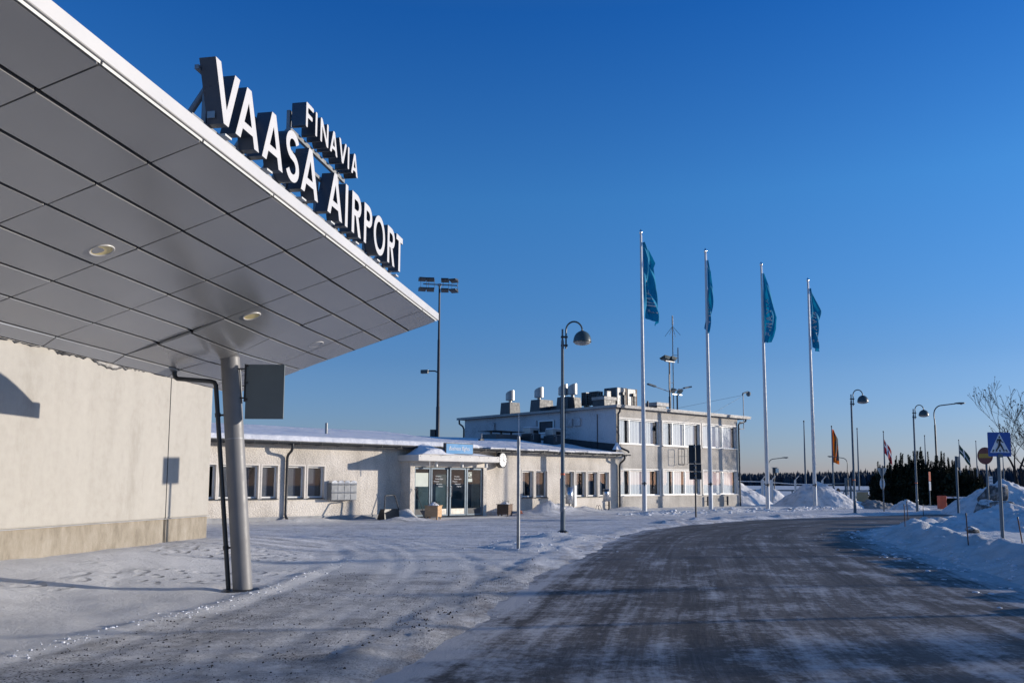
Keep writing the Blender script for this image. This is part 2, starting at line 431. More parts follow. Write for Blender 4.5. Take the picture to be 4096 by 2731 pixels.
TRACKS = [[(-2.2, 6.5), (-1.7, 10), (-1.3, 14), (-1.6, 19), (-4.2, 25.5), (-10, 30.5)], [(-3.2, 7.5), (-2.7, 12), (-2.5, 17), (-3.6, 22), (-7, 28), (-12, 31)], [(1.2, 14.2), (.4, 17.5), (-2.2, 22.4), (-6.5, 27.5), (-13, 32.5)],
          [(4.6, 28.6), (1.0, 30.6), (-4, 31.8), (-12, 33.6)], [(6.6, 32.4), (1.0, 33.2), (-5, 34.2), (-12, 35.4)], [(-.9, 8.2), (-.4, 11.5), (.2, 15), (1.6, 20.3), (3.6, 26.2), (6.4, 31.6)]]
def spline(poly, n=60):
    p = np.array(poly); t = np.arange(len(p)); tt = np.linspace(0, len(p) - 1, n)
    q = np.stack([np.interp(tt, t, p[:, k]) for k in (0, 1)], 1)
    for _ in range(30): q[1:-1] = (q[:-2] + q[1:-1] * 2 + q[2:]) / 4
    return q
def track_field(P):
    h = np.zeros(len(P)); m = np.zeros(len(P))
    sel = np.where((P[:, 0] > -14) & (P[:, 0] < 9) & (P[:, 1] > 4) & (P[:, 1] < 38))[0]; Q = P[sel]
    for poly in TRACKS:
        q = spline(poly); d = np.gradient(q, axis=0); d /= np.hypot(*d.T)[:, None]; nrm = np.stack([-d[:, 1], d[:, 0]], 1)
        for off in (-.76, .76):
            w = dist_poly(Q, (q + nrm * off).tolist()); k = .45 + 1.1 * np.clip(fbm(Q[:, 0] * .9 + off, Q[:, 1] * .9, 3) + .3, 0, 1)
            h[sel] += k * (-.013 * np.exp(-(w / .13) ** 2) + .010 * np.exp(-((w - .25) / .09) ** 2)); m[sel] = np.maximum(m[sel], np.exp(-(w / .17) ** 2) * np.clip(k, 0, 1))
    return h, m
def ground_h(P):
    P = np.asarray(P, float); x, y = P[:, 0], P[:, 1]
    r = np.hypot(x, y)
    fade = 1 - smooth(r, 60, 140)
    drd = dist_poly(P, ROADPOLY, True); ins = inside(P, ROADPOLY)
    sd = np.where(ins, -drd, drd)
    h = fbm(x * .25, y * .25, 4) * .10 * fade + fbm(x * 1.6, y * 1.6, 4) * .022 * fade
    # snow heaped against the terminal wall
    lw = (x - WP[0]) * math.cos(WALLA) - (y - WP[1]) * math.sin(WALLA)      # distance in front of wall
    k = (1 - smooth(lw, .2, 3.6)) * smooth(y, -6, 2) * (1 - smooth(y, 21.5, 24.5))
    h = h * (1 - .6 * k) + k * .27
    sn = smooth(-(x + 4.2), -.25, .8) * (1 - smooth(y, 18, 22))
    h = h + sn * fbm(x * 1.1, y * 1.1 + 5, 4) * .085
    dw = dist_poly(P, SNOWL); h = h + np.exp(-(dw / .16) ** 2) * (.02 + .10 * np.clip(fbm(x * 3.1, y * 3.1, 3), -.1, 1)) * smooth(y, 3, 6) * (1 - smooth(y, 19, 22))
    # facade lawn and its ploughed edge
    s = (x - FP0.x) * fdx + (y - FP0.y) * fdy; q = (x - FP0.x) * fdy - (y - FP0.y) * fdx   # q: distance in front
    k = (1 - smooth(q, 1.5, 5.5)) * smooth(s, -3.6, .5) * (1 - smooth(s, 19, 24))
    h = h + k * .15
    ridge = np.exp(-((q - 4.1 - .35 * np.sin(s * .9)) / .75) ** 2) * smooth(s, 1.5, 4) * (1 - smooth(s, 30, 40))
    h = h + ridge * (.07 + .34 * np.clip(fbm(x * 1.3, y * 1.3 + 40, 4), -.3, 1))
    hump = np.exp(-(((s + 1.0) / 1.6) ** 2 + ((q - 1.5) / .8) ** 2)) * .50 + np.exp(-(((s - 1.6) / .7) ** 2 + ((q - 1.3) / .6) ** 2)) * .26 + np.exp(-(((s + 9.3) / .55) ** 2 + ((q - 1.0) / .45) ** 2)) * .42 + np.exp(-(((s + 9.9) / 1.4) ** 2 + ((q - 2.1) / .4) ** 2)) * .17 + np.exp(-(((s - 4.6) / 1.3) ** 2 + ((q - 1.8) / .7) ** 2)) * .22 + np.exp(-(((s + 13.8) / 1.6) ** 2 + ((q - .35) / .3) ** 2)) * .16
    h = h + hump * (1 + 1.1 * fbm(x * 2.1, y * 2.1 + 3, 4))
    # island of rough snow round the lamp
    P2 = P.copy(); di = dist_poly(P2, ISLAND, True); ii = np.where(inside(P2, ISLAND), di, -di)
    h = h + smooth(ii, -.3, .35) * (.07 + .16 * np.clip(fbm(x * 1.7, y * 1.7 + 21, 5), -.25, 1))
    # right hand bank: ploughed berm, then a snow field
    right = (x > 6.2 + .14 * np.clip(y, 0, 30)) & (~ins) & (y < x * .55 + 30)
    b = np.where(right, np.exp(-((sd - 1.2) / .7) ** 2) * .27 * (1 + 2.6 * fbm(x * 1.3, y * 1.3 + 60, 5)) + smooth(sd, .3, 3.0) * .10, 0)
    h = h + b * smooth(y, 2, 9)
    rf = np.where(right, smooth(sd, 1.2, 3), 0); h = h + rf * fbm(x * 1.9, y * 1.9 + 77, 5, .65) * .22 + np.where(right, smooth(sd, .1, .6) * fbm(x * 4.3 + 9, y * 4.3, 4, .65) * .13, 0)
    far = (~ins) & (~right) & (y > 34) & (x > 6)
    h = h + np.where(far, np.exp(-((sd - .8) / .6) ** 2) * (.08 + .30 * np.clip(fbm(x * 1.4, y * 1.4 + 90, 4), -.25, 1)), 0)
    lf = (~ins) & (x < 5) & (y < 34)
    h = h + np.where(lf, np.exp(-((sd - .55) / .30) ** 2) * (.012 + .16 * np.clip(fbm(x * 2.3, y * 1.5 + 11, 5, .65), -.06, 1)), 0) * smooth(y, 3, 6)
    # hollow under the road sheet; ragged edge
    edge = sd + fbm(x * .9, y * .9 + 33, 4) * .9
    k = smooth(edge, -.35, .25)
    h = h * k + (1 - k) * -.05 + .012 * k
    h = h + track_field(P)[0] * (1 - np.clip(smooth(k * 0 + (edge < .25), .5, .6), 0, 1))
    ring = np.hypot(x + 4.2, y - 13.3); h = h - .09 * np.exp(-(ring / .30) ** 2)
    return h
def grid_axis(segs):
    out = [segs[0][0]]
    for a, b, d in segs:
        n = max(1, int(round((b - a) / d))); out += [a + (b - a) * (k + 1) / n for k in range(n)]
    return np.array(out)
def sn_mask(x, y): return smooth(-(x + 4.0), -.2, .6) * (1 - smooth(-(x + 6.9), 0, .8)) * smooth(y, 11, 13) * (1 - smooth(y, 17.5, 20))
def build_ground():
    ys = grid_axis([(-60, -10, 5), (-10, 2, 1.), (2, 12, .10), (12, 24, .16), (24, 40, .24), (40, 56, .4), (56, 80, .9), (80, 140, 4), (140, 300, 16), (300, 900, 60)])
    xs = grid_axis([(-500, -140, 60), (-140, -40, 10), (-40, -14, 1.3), (-14, -9, .4), (-9, 14, .13), (14, 28, .24), (28, 46, .6), (46, 100, 3.6), (100, 560, 46)])
    X, Y = np.meshgrid(xs, ys); P = np.stack([X.ravel(), Y.ravel()], 1)
    h = ground_h(P)
    nx, ny = len(xs), len(ys)
    idx = np.arange(nx * ny).reshape(ny, nx)
    q = np.stack([idx[:-1, :-1], idx[:-1, 1:], idx[1:, 1:], idx[1:, :-1]], -1).reshape(-1, 4)
    me = bpy.data.meshes.new('ground')
    me.from_pydata(np.column_stack([P, h]).tolist(), [], q.tolist())
    me.polygons.foreach_set('use_smooth', [True] * len(me.polygons))
    x, y = P[:, 0], P[:, 1]
    # grit: the sanded, packed ground between the clean snow and the road; pack: driven snow before the facade
    dl = dist_poly(P, SNOWL); lft = inside(P, SNOWL + [(-60, 24), (-60, -10)])
    sl = np.where(lft, -dl, dl)
    s = (x - FP0.x) * fdx + (y - FP0.y) * fdy; qf = (x - FP0.x) * fdy - (y - FP0.y) * fdx
    drd = dist_poly(P, ROADPOLY, True); ins = inside(P, ROADPOLY); sd = np.where(ins, -drd, drd)
    grit = smooth(sl + fbm(x * .7, y * .7, 4) * .5, -.1, .7) * (1 - smooth(y + fbm(x * .6, y * .6 + 4, 3) * 6, 11.5, 19)) * (x < 6)
    right = (x > 6.2 + .14 * np.clip(y, 0, 30)) & (y < x * .55 + 30)
    grit = np.where(right, 0, grit)
    di = dist_poly(P, ISLAND, True); isl = smooth(np.where(inside(P, ISLAND), di, -di), -.5, .2)
    pack = smooth(y, 15, 22) * (1 - isl) * smooth(qf + fbm(x * .5, y * .5 + 8, 3) * 1.2, 1.4, 2.6) * (1 - smooth(s, 34, 44))
    pack = np.where(right, 0, pack)
    pack = np.where(s > 1.5, pack * smooth(qf, 4.6, 5.6), pack)
    edge = np.where(right, 0, np.exp(-np.clip(sd, 0, 9) / .9)) * (y < 36)
    trod = smooth(fbm(x * .55, y * .55 + 70, 3) + .08, .02, .16) * sn_mask(x, y)
    for nm, arr in (('trod', trod), ('track', track_field(P)[1]), ('grit', grit), ('pack', np.clip(pack, 0, 1)), ('edge', edge), ('bank', np.where(right, np.exp(-np.clip(sd - .2, 0, 9) / 1.1), 0))):
        at = me.attributes.new(nm, 'FLOAT', 'POINT'); at.data.foreach_set('value', arr.astype(np.float32))
    m, nt, bs = nodes('ground_snow'); oc = objco(nt)
    A = lambda n: N(nt, 'ShaderNodeAttribute', attribute_name=n).outputs['Fac']
    clean = ramp(nt, noise(nt, oc, .45, 6), [(.3, (.60, .59, .575)), (.7, (.73, .72, .71))])
    clean = mixc(nt, math2(nt, 'MULTIPLY', A('bank'), ramp(nt, noise(nt, oc, 1.6, 8, .7), [(.44, 0.), (.72, .8)])), clean, (.30, .27, .24))
    # driven snow, streaked by wheels
    sx = noise(nt, mapping(nt, oc, (.35, 2.2, 1), (0, 0, R(6))), 1.1, 8, .68)
    fine = noise(nt, oc, 4.5, 8, .75)
    drv = ramp(nt, math2(nt, 'ADD', math2(nt, 'MULTIPLY', sx, .55), math2(nt, 'MULTIPLY', fine, .45)), [(.38, (.24, .235, .235)), (.46, (.48, .47, .47)), (.55, (.73, .72, .72))])
    # sanded ice
    gl = noise(nt, oc, .9, 8, .7)
    gf = noise(nt, oc, 7., 8, .8)
    gx = math2(nt, 'ADD', math2(nt, 'MULTIPLY', gl, .45), math2(nt, 'MULTIPLY', gf, .55))
    gcol = ramp(nt, gx, [(.37, (.18, .175, .17)), (.48, (.38, .37, .365)), (.58, (.64, .63, .625))])
    def stones(scale, lo, hi, keep):
        vo = N(nt, 'ShaderNodeTexVoronoi', Scale=scale, voronoi_dimensions='2D'); LK(nt, oc, vo.inputs['Vector'])
        thr = ramp(nt, noise(nt, oc, 1.1, 5, .65), [(.40, lo), (.62, hi)])
        sep = N(nt, 'ShaderNodeSeparateColor'); LK(nt, vo.outputs['Color'], sep.inputs[0])
        return math2(nt, 'MULTIPLY', math2(nt, 'LESS_THAN', vo.outputs['Distance'], thr), math2(nt, 'GREATER_THAN', sep.outputs[0], keep))
    peb = stones(26., .06, .30, .45)
    gcol = mixc(nt, peb, gcol, (.028, .028, .03))
    col = mixc(nt, A('pack'), clean, drv)
    gm = ramp(nt, math2(nt, 'ADD', A('grit'), math2(nt, 'MULTIPLY', math2(nt, 'SUBTRACT', noise(nt, oc, 2.2, 8, .75), .5), 1.1)), [(.35, 0.), (.62, 1.)])
    col = mixc(nt, gm, col, gcol)
    brown = math2(nt, 'MULTIPLY', A('edge'), ramp(nt, noise(nt, mapping(nt, oc, (2.0, .8, 1)), 1., 8, .7), [(.46, 0.), (.64, .75)]))
    col = mixc(nt, brown, col, (.24, .20, .165))
    col = mixc(nt, math2(nt, 'MULTIPLY', A('track'), ramp(nt, noise(nt, oc, 2.5, 7, .7), [(.35, .15), (.62, .8)])), col, (.66, .65, .64))
    LK(nt, col, bs.inputs['Base Color'])
    LK(nt, mixc(nt, gm, (.7,) * 3, (.6,) * 3), bs.inputs['Roughness'])
    bs.inputs['Specular IOR Level'].default_value = .3
    b = bump(nt, bs, noise(nt, oc, 1.7, 9, .62), .6, .10)
    vt = N(nt, 'ShaderNodeTexVoronoi', Scale=2.6, voronoi_dimensions='2D', feature='SMOOTH_F1'); LK(nt, mapping(nt, oc, (1.4, .8, 1), (0, 0, R(35))), vt.inputs['Vector'])
    dent = math2(nt, 'MULTIPLY', ramp(nt, vt.outputs['Distance'], [(.10, 0.), (.30, 1.)]), A('trod'))
    b = bump(nt, bs, dent, 1., .09, b)
    b = bump(nt, bs, noise(nt, oc, 14, 8, .78), .95, .035, b)
    bump(nt, bs, peb, .5, .015, b)
    me.materials.append(m)
    o = bpy.data.objects.new('ground', me); COL.objects.link(o); o['kind'] = 'structure'
def resample(poly, n):
    p = np.array(poly); d = np.r_[0, np.cumsum(np.hypot(*np.diff(p, axis=0).T))]
    return d[-1]
def build_road():
    # strip between both edges, widened so that its rim runs under the snow
    L_, R_ = np.array(ROADL), np.array(ROADR)
    nv, nu = 260, 30
    def par(p):
        t = np.linspace(0, 1, len(p)); tt = np.linspace(0, 1, nv)
        return np.stack([np.interp(tt, t, p[:, 0]), np.interp(tt, t, p[:, 1])], 1)
    a, b = par(L_), par(R_)
    vs = []; us = []; ln = 0
    mid = (a + b) / 2; dd = np.r_[0, np.cumsum(np.hypot(*np.diff(mid, axis=0).T))]
    for j in range(nv):
        for i in range(nu + 1):
            u = -.07 + 1.14 * i / nu
            p = a[j] * (1 - u) + b[j] * u
            vs.append((p[0], p[1], -.012 + .02 * (1 - (2 * u - 1) ** 2) if 0 <= u <= 1 else -.02)); us.append((u, dd[j]))
    fs = [(j * (nu + 1) + i, j * (nu + 1) + i + 1, (j + 1) * (nu + 1) + i + 1, (j + 1) * (nu + 1) + i) for j in range(nv - 1) for i in range(nu)]
    me = bpy.data.meshes.new('road'); me.from_pydata(vs, [], fs)
    me.polygons.foreach_set('use_smooth', [True] * len(fs))
    for k, nm in enumerate(('across', 'along')):
        at = me.attributes.new(nm, 'FLOAT', 'POINT'); at.data.foreach_set('value', np.array([u[k] for u in us], np.float32))
    m, nt, bs = nodes('icy_asphalt'); oc = objco(nt)
    ac = N(nt, 'ShaderNodeAttribute', attribute_name='across').outputs['Fac']
    al = N(nt, 'ShaderNodeAttribute', attribute_name='along').outputs['Fac']
    cb = nt.nodes.new('ShaderNodeCombineXYZ'); LK(nt, math2(nt, 'MULTIPLY', ac, 10.), cb.inputs[0]); LK(nt, al, cb.inputs[1])
    uv = cb.outputs[0]
    streak = noise(nt, mapping(nt, uv, (2.2, .14, 1)), 1.2, 9, .66)
    blot = noise(nt, oc, .8, 9, .72)
    fine = noise(nt, oc, 9., 8, .78)
    lane = ramp(nt, math2(nt, 'ADD', noise(nt, mapping(nt, uv, (1.1, .05, 1)), 1.1, 5, .6), 0.), [(.40, .75), (.60, 1.25)])
    asph = ramp(nt, math2(nt, 'ADD', math2(nt, 'MULTIPLY', fine, .6), math2(nt, 'MULTIPLY', blot, .4)), [(.36, (.06, .053, .049)), (.5, (.108, .096, .088)), (.64, (.18, .16, .148))])
    asph = mixc(nt, 1., asph, asph)
    mul = nt.nodes.new('ShaderNodeMix'); mul.data_type = 'RGBA'; mul.blend_type = 'MULTIPLY'; mul.inputs[0].default_value = 1.; LK(nt, asph, mul.inputs[6]); LK(nt, lane, mul.inputs[7]); asph = mul.outputs[2]
    ice = math2(nt, 'ADD', math2(nt, 'ADD', math2(nt, 'MULTIPLY', streak, .35), math2(nt, 'MULTIPLY', blot, .4)), math2(nt, 'MULTIPLY', fine, .25))
    ef = ramp(nt, ac, [(0., .11), (.07, .03), (.16, .0), (.84, .0), (.92, .05), (1., .15)])
    near = ramp(nt, math2(nt, 'MULTIPLY', al, .01), [(.36, .055), (.46, .03), (.62, .0)])
    icem = ramp(nt, math2(nt, 'ADD', math2(nt, 'ADD', ice, ef), near), [(.53, 0.), (.59, .5), (.64, .92)])
    frost = math2(nt, 'MULTIPLY', ramp(nt, noise(nt, mapping(nt, uv, (5.5, .035, 1)), 1.3, 6, .7), [(.48, 0.), (.62, .38)]), ramp(nt, noise(nt, oc, .7, 9, .75), [(.44, .0), (.60, 1.)]))
    asph = mixc(nt, frost, asph, (.33, .325, .335))
    col = mixc(nt, icem, asph, (.47, .465, .475))
    LK(nt, col, bs.inputs['Base Color'])
    LK(nt, mixc(nt, icem, (.72,) * 3, (.65,) * 3), bs.inputs['Roughness'])
    bs.inputs['Specular IOR Level'].default_value = .16
    b = bump(nt, bs, noise(nt, mapping(nt, uv, (2.5, .6, 1)), 2., 8, .7), .4, .03)
    bump(nt, bs, noise(nt, oc, 30, 6, .75), .5, .012, b)
    me.materials.append(m)
    o = bpy.data.objects.new('road', me); COL.objects.link(o); o['kind'] = 'structure'
build_ground(); build_road()
def gz(x, y): return float(ground_h(np.array([[x, y]]))[0])

# ------------------------------------------------------------------ terminal building (left)
def terminal():
    wd = Vector((math.sin(WALLA), math.cos(WALLA), 0)); wn = Vector((math.cos(WALLA), -math.sin(WALLA), 0))
    c = Vector((WP[0], WP[1], 0)) + wd * 1.72        # near right-hand corner of the far end
    root = thing('terminal_building', 'cream concrete terminal building with bare plinth behind the canopy column', 'building', c, -WALLA)
    # local: +y along the wall away from the camera, +x out of the wall
    Lw = 46
    mb = MB(); mb.box(-14, 0, -Lw, 0, .80, 4.05); mb.build('wall', M['termpaint'], root, bevel=.04)
    mb = MB(); mb.box(-13.99, -.025, -Lw + .01, -.02, -.4, .80); mb.build('plinth', M['plinth'], root)
    mb = MB(); mb.box(-14.02, .022, -Lw, .02, .792, .806); mb.build('drip_edge', M['greyplinth'], root)
    for y in (-1.78, -7.0, -12.3, -17.6):
        mb = MB(); mb.box(-.004, .003, y - .014, y + .014, -.2, 4.04); mb.build('wall_joint', M['black'], root)
    mb = MB(); mb.box(-14.1, .12, -Lw, .12, 4.05, 4.13); mb.build('roof_edge', M['rooftrim'], root)
    xs = np.linspace(-14, .16, 40); ys = np.linspace(-24, .16, 90)
    mb = MB(); P = [(x, y, 4.13 + .14 * min(1, (.18 - x) * 3 + .1) * min(1, (.18 - y) * 3 + .1) + .05 * float(fbm(np.array([x * .8]), np.array([y * .8]))[0])) for y in ys for x in xs]
    mb.add(P, [(j * 40 + i, j * 40 + i + 1, (j + 1) * 40 + i + 1, (j + 1) * 40 + i) for j in range(89) for i in range(39)], 0, True)
    mb.build('roof_snow', M['roofsnow'], root)
terminal()

# ------------------------------------------------------------------ canopy
SC = 1.38
CTH, CTL, CSL, CB = R(10.296), R(17.638), R(-1.027), .38550
CP0 = np.array([-2.34670522, 3.28501176, 2.18848493])
CU = np.array([math.sin(CTH) * math.cos(CSL), math.cos(CTH) * math.cos(CSL), math.sin(CSL)])
CV = np.array([-math.cos(CTH) * math.cos(CTL), math.sin(CTH) * math.cos(CTL), -math.sin(CTL)]) * CB
CNR = np.array([math.cos(CTH), -math.sin(CTH), 0.])
CUP = np.array([0, 0, 1.])
def cpt(i, j, dz=0., de=0.):        # grid (panels) -> world; dz up and de outwards in metres
    p = (CP0 + i * CU + j * CV) * SC + np.array([0, 0, H]) + CUP * dz + CNR * de
    return Vector(p)
COLB = Vector((-4.12, 13.28, -.03)); COLT = Vector((-4.48, 13.35, 3.66))
def bulge(i, j): return -.085 * math.exp(-((i - 6.05) / 1.25) ** 2 - ((j - 5.25) / 1.15) ** 2)
def canopy():
    root = thing('entrance_canopy', 'large cantilevered entrance canopy with grey panelled soffit, white edge and leaning round column', 'canopy', COLB)
    I0, I1 = -9, 7.65; rnd_ = random.Random(12)
    n = 6
    mb = MB(); g = .0135
    for j in range(8):
        j0, j1 = (j, j + 1) if j < 7 else (7, 7.42)
        for i in range(I0, 8):
            i0, i1 = i, min(i + 1, I1)
            gi, gj = g * 1.05 / SC, g * 1.5 / (SC * CB)
            last = j == 7
            bl = (lambda a, b: bulge(a, b)) if i >= 5 else (lambda a, b: 0.)
            A = [(i0 + gi * .6 + (i1 - i0 - gi * 1.2) * a / n, j0 + gj + (j1 - j0 - 2 * gj) * b / n) for b in range(n + 1) for a in range(n + 1)]
            dzl = 0
            ta, tb = rnd_.gauss(0, .0035), rnd_.gauss(0, .0035)
            vs = [cpt(a, b, bl(a, b) + ta * (a - i - .5) + tb * (b - j - .5) + .004 * math.sin((a - i) * PI) * math.sin((b - j) * PI) * tb * 300 - (.06 * (b - 7) / .42 if last else 0)) for a, b in A]
            mb.add(vs, [(b * (n + 1) + a, b * (n + 1) + a + 1, (b + 1) * (n + 1) + a + 1, (b + 1) * (n + 1) + a) for b in range(n) for a in range(n)], 0, True)
            # returned panel edges
            for (e0, e1) in (((0, 0), (n, 0)), ((n, 0), (n, n)), ((n, n), (0, n)), ((0, n), (0, 0))):
                st = [(e0[0] + (e1[0] - e0[0]) * k // n, e0[1] + (e1[1] - e0[1]) * k // n) for k in range(n + 1)]
                q0 = [vs[b * (n + 1) + a] for a, b in st]; q1 = [p + Vector((0, 0, .035)) for p in q0]
                for k in range(n): mb.add([q0[k], q0[k + 1], q1[k + 1], q1[k]], [(0, 1, 2, 3)], 0)
    mb.build('soffit', M['soffit'], root, True)
    mb = MB()       # dark backing seen through the gaps
    mb.add([cpt(I0, .06, .04), cpt(I1 - .02, .06, .04), cpt(I1 - .02, 7.4, .04), cpt(I0, 7.4, .04)], [(0, 1, 2, 3)]); mb.build('backing', M['black'], root, True)
    # fascia: a rounded white nose along the outer edge
    prof = [(-.06, .026), (.024, .026), (.03, .032), (.03, .150), (.022, .158), (-.30, .158)]
    mb = MB(); k = len(prof)
    a = [cpt(I0, 0, z, e) for e, z in prof]; b = [cpt(I1 + .03, 0, z, e) for e, z in prof]
    mb.add(a + b, [(q, q + 1, k + q + 1, k + q) for q in range(k - 1)], 0, False)
    cap = [cpt(I1 + .03, 0, z, e) for e, z in prof]; mb.add(cap, [tuple(range(k))])
    mb.build('fascia', M['fascia'], root, True)
    mb = MB()
    for i in range(I0, 8):
        i1 = min(i + 1, I1)
        mb.add([cpt(i + .01, 0, -.002, .004), cpt(i1 - .008, 0, -.002, .004), cpt(i1 - .008, 0, .02, .008), cpt(i + .01, 0, .02, .008)], [(0, 1, 2, 3)])
    mb.build('drip_trim', M['fasciatrim'], root, True)
    # roof skin above
    th = lambda j: .165 + .10 * math.sin(min(1, j / 7.42) * PI) + .03 * j / 7.4
    mb = MB(); js = [.25, 1, 2, 3, 4, 5, 6, 7, 7.42]
    vs = [cpt(i, j, th(j)) for i in (I0, I1) for j in js]; m_ = len(js)
    mb.add(vs, [(q, q + 1, m_ + q + 1, m_ + q) for q in range(m_ - 1)], 0, True)
    mb.add([cpt(I1, j, th(j)) for j in js] + [cpt(I1, j, .0) for j in js[::-1]], [tuple(range(2 * m_))])
    mb.add([cpt(I0, 7.42, 0), cpt(I1, 7.42, 0), cpt(I1, 7.42, th(7.42)), cpt(I0, 7.42, th(7.42))], [(0, 1, 2, 3)])
    mb.build('roof_skin', M['rooftrim'], root, True)
    # snow curling over the low back edge
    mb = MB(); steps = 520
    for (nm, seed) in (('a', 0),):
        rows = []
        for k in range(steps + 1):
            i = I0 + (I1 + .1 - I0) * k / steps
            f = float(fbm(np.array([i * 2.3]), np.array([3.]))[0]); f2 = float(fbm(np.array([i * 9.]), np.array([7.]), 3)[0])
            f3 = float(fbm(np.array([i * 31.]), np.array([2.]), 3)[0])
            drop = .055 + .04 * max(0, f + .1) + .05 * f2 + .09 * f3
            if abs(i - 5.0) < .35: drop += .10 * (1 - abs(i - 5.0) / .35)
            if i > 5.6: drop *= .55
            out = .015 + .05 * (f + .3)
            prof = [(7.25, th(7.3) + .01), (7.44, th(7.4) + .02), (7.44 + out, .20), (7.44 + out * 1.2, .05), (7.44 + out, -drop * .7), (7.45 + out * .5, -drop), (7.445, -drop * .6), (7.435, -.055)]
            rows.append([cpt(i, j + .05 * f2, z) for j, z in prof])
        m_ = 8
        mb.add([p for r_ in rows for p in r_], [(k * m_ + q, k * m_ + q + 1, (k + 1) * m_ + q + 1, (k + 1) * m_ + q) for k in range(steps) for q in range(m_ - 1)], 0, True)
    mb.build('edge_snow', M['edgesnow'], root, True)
    # column with its collar
    mb = MB(); mb.tube([COLB + Vector((0, 0, -.3)), COLB, COLT + Vector((0, 0, .02))], .146, 28); mb.build('column', M['column'], root, True)
    d = (COLT - COLB).normalized()
    mb = MB(); mb.tube([COLB + d * 2.33, COLB + d * 2.345], .149, 28); mb.build('column_seam', M['galv'], root, True)
    mb = MB()
    for k in range(26):
        a0 = 2 * PI * k / 26; a1 = 2 * PI * (k + 1) / 26; r0, r1 = .15, .30 + .05 * math.sin(k * 1.7)
        P = [COLB + Vector((math.cos(a) * r, math.sin(a) * r, .03 if r < .2 else .012)) for a, r in ((a0, r0), (a1, r0), (a1, .30 + .05 * math.sin((k + 1) * 1.7)), (a0, r1))]
        mb.add(P, [(0, 1, 2, 3)])
    mb.build('column_base', M['dark'], root, True)
    # rain pipe
    pp = [(-5.325, 13.30, 3.52), (-5.32, 13.3, 3.31), (-5.305, 13.3, 3.262), (-5.27, 13.3, 3.24), (-4.74, 13.3, 3.202), (-4.69, 13.3, 3.185), (-4.662, 13.3, 3.14), (-4.655, 13.3, 3.07), (-4.352, 13.3, .05), (-4.345, 13.3, -.05)]
    mb = MB(); mb.tube(pp, .036, 14); pipe = mb.build('rain_pipe', M['darkpipe'], root, True)
    for z in (2.67, .62):
        x = -4.655 + (3.07 - z) * .1003; cx = -4.12 - z * .0995
        mb = MB(); mb.tube([(x, 13.3, z), (cx - .1, 13.3, z)], .016, 8); mb.tube([(x + .004, 13.3, z - .03), (x - .004, 13.3, z + .03)], .045, 14)
        mb.build('pipe_bracket', M['dark'], root, True)
    # recessed lights
    for (i, j) in ((2.82, 3.5), (5.2, 3.5), (6.84, 3.5)):
        c = cpt(i, j); ux = Vector(CU).normalized(); vx = Vector(CV).normalized(); nz = ux.cross(vx).normalized()
        if nz.z > 0: nz = -nz
        r = .115
        ring = lambda rr, d_, nn=28: [c + (ux * math.cos(2 * PI * k / nn) + vx * math.sin(2 * PI * k / nn)) * rr + nz * d_ for k in range(nn)]
        def rings(specs, mat, nm, par):
            mb = MB(); n_ = 28
            vs = [p for rr, d_ in specs for p in ring(rr, d_)]
            mb.add(vs, [(q * n_ + k, q * n_ + (k + 1) % n_, (q + 1) * n_ + (k + 1) % n_, (q + 1) * n_ + k) for q in range(len(specs) - 1) for k in range(n_)], 0, True)
            return mb.build(nm, mat, par, True)
        dl = rings([(.104, .004), (r + .002, .010), (r + .006, .014), (r + .011, .010), (r + .012, .0)], M['fascia'], 'downlight', root)
        rings([(.107, .006), (.10, .004), (.05, .0035), (.001, .003)], M['gold'], 'reflector', dl)
canopy()

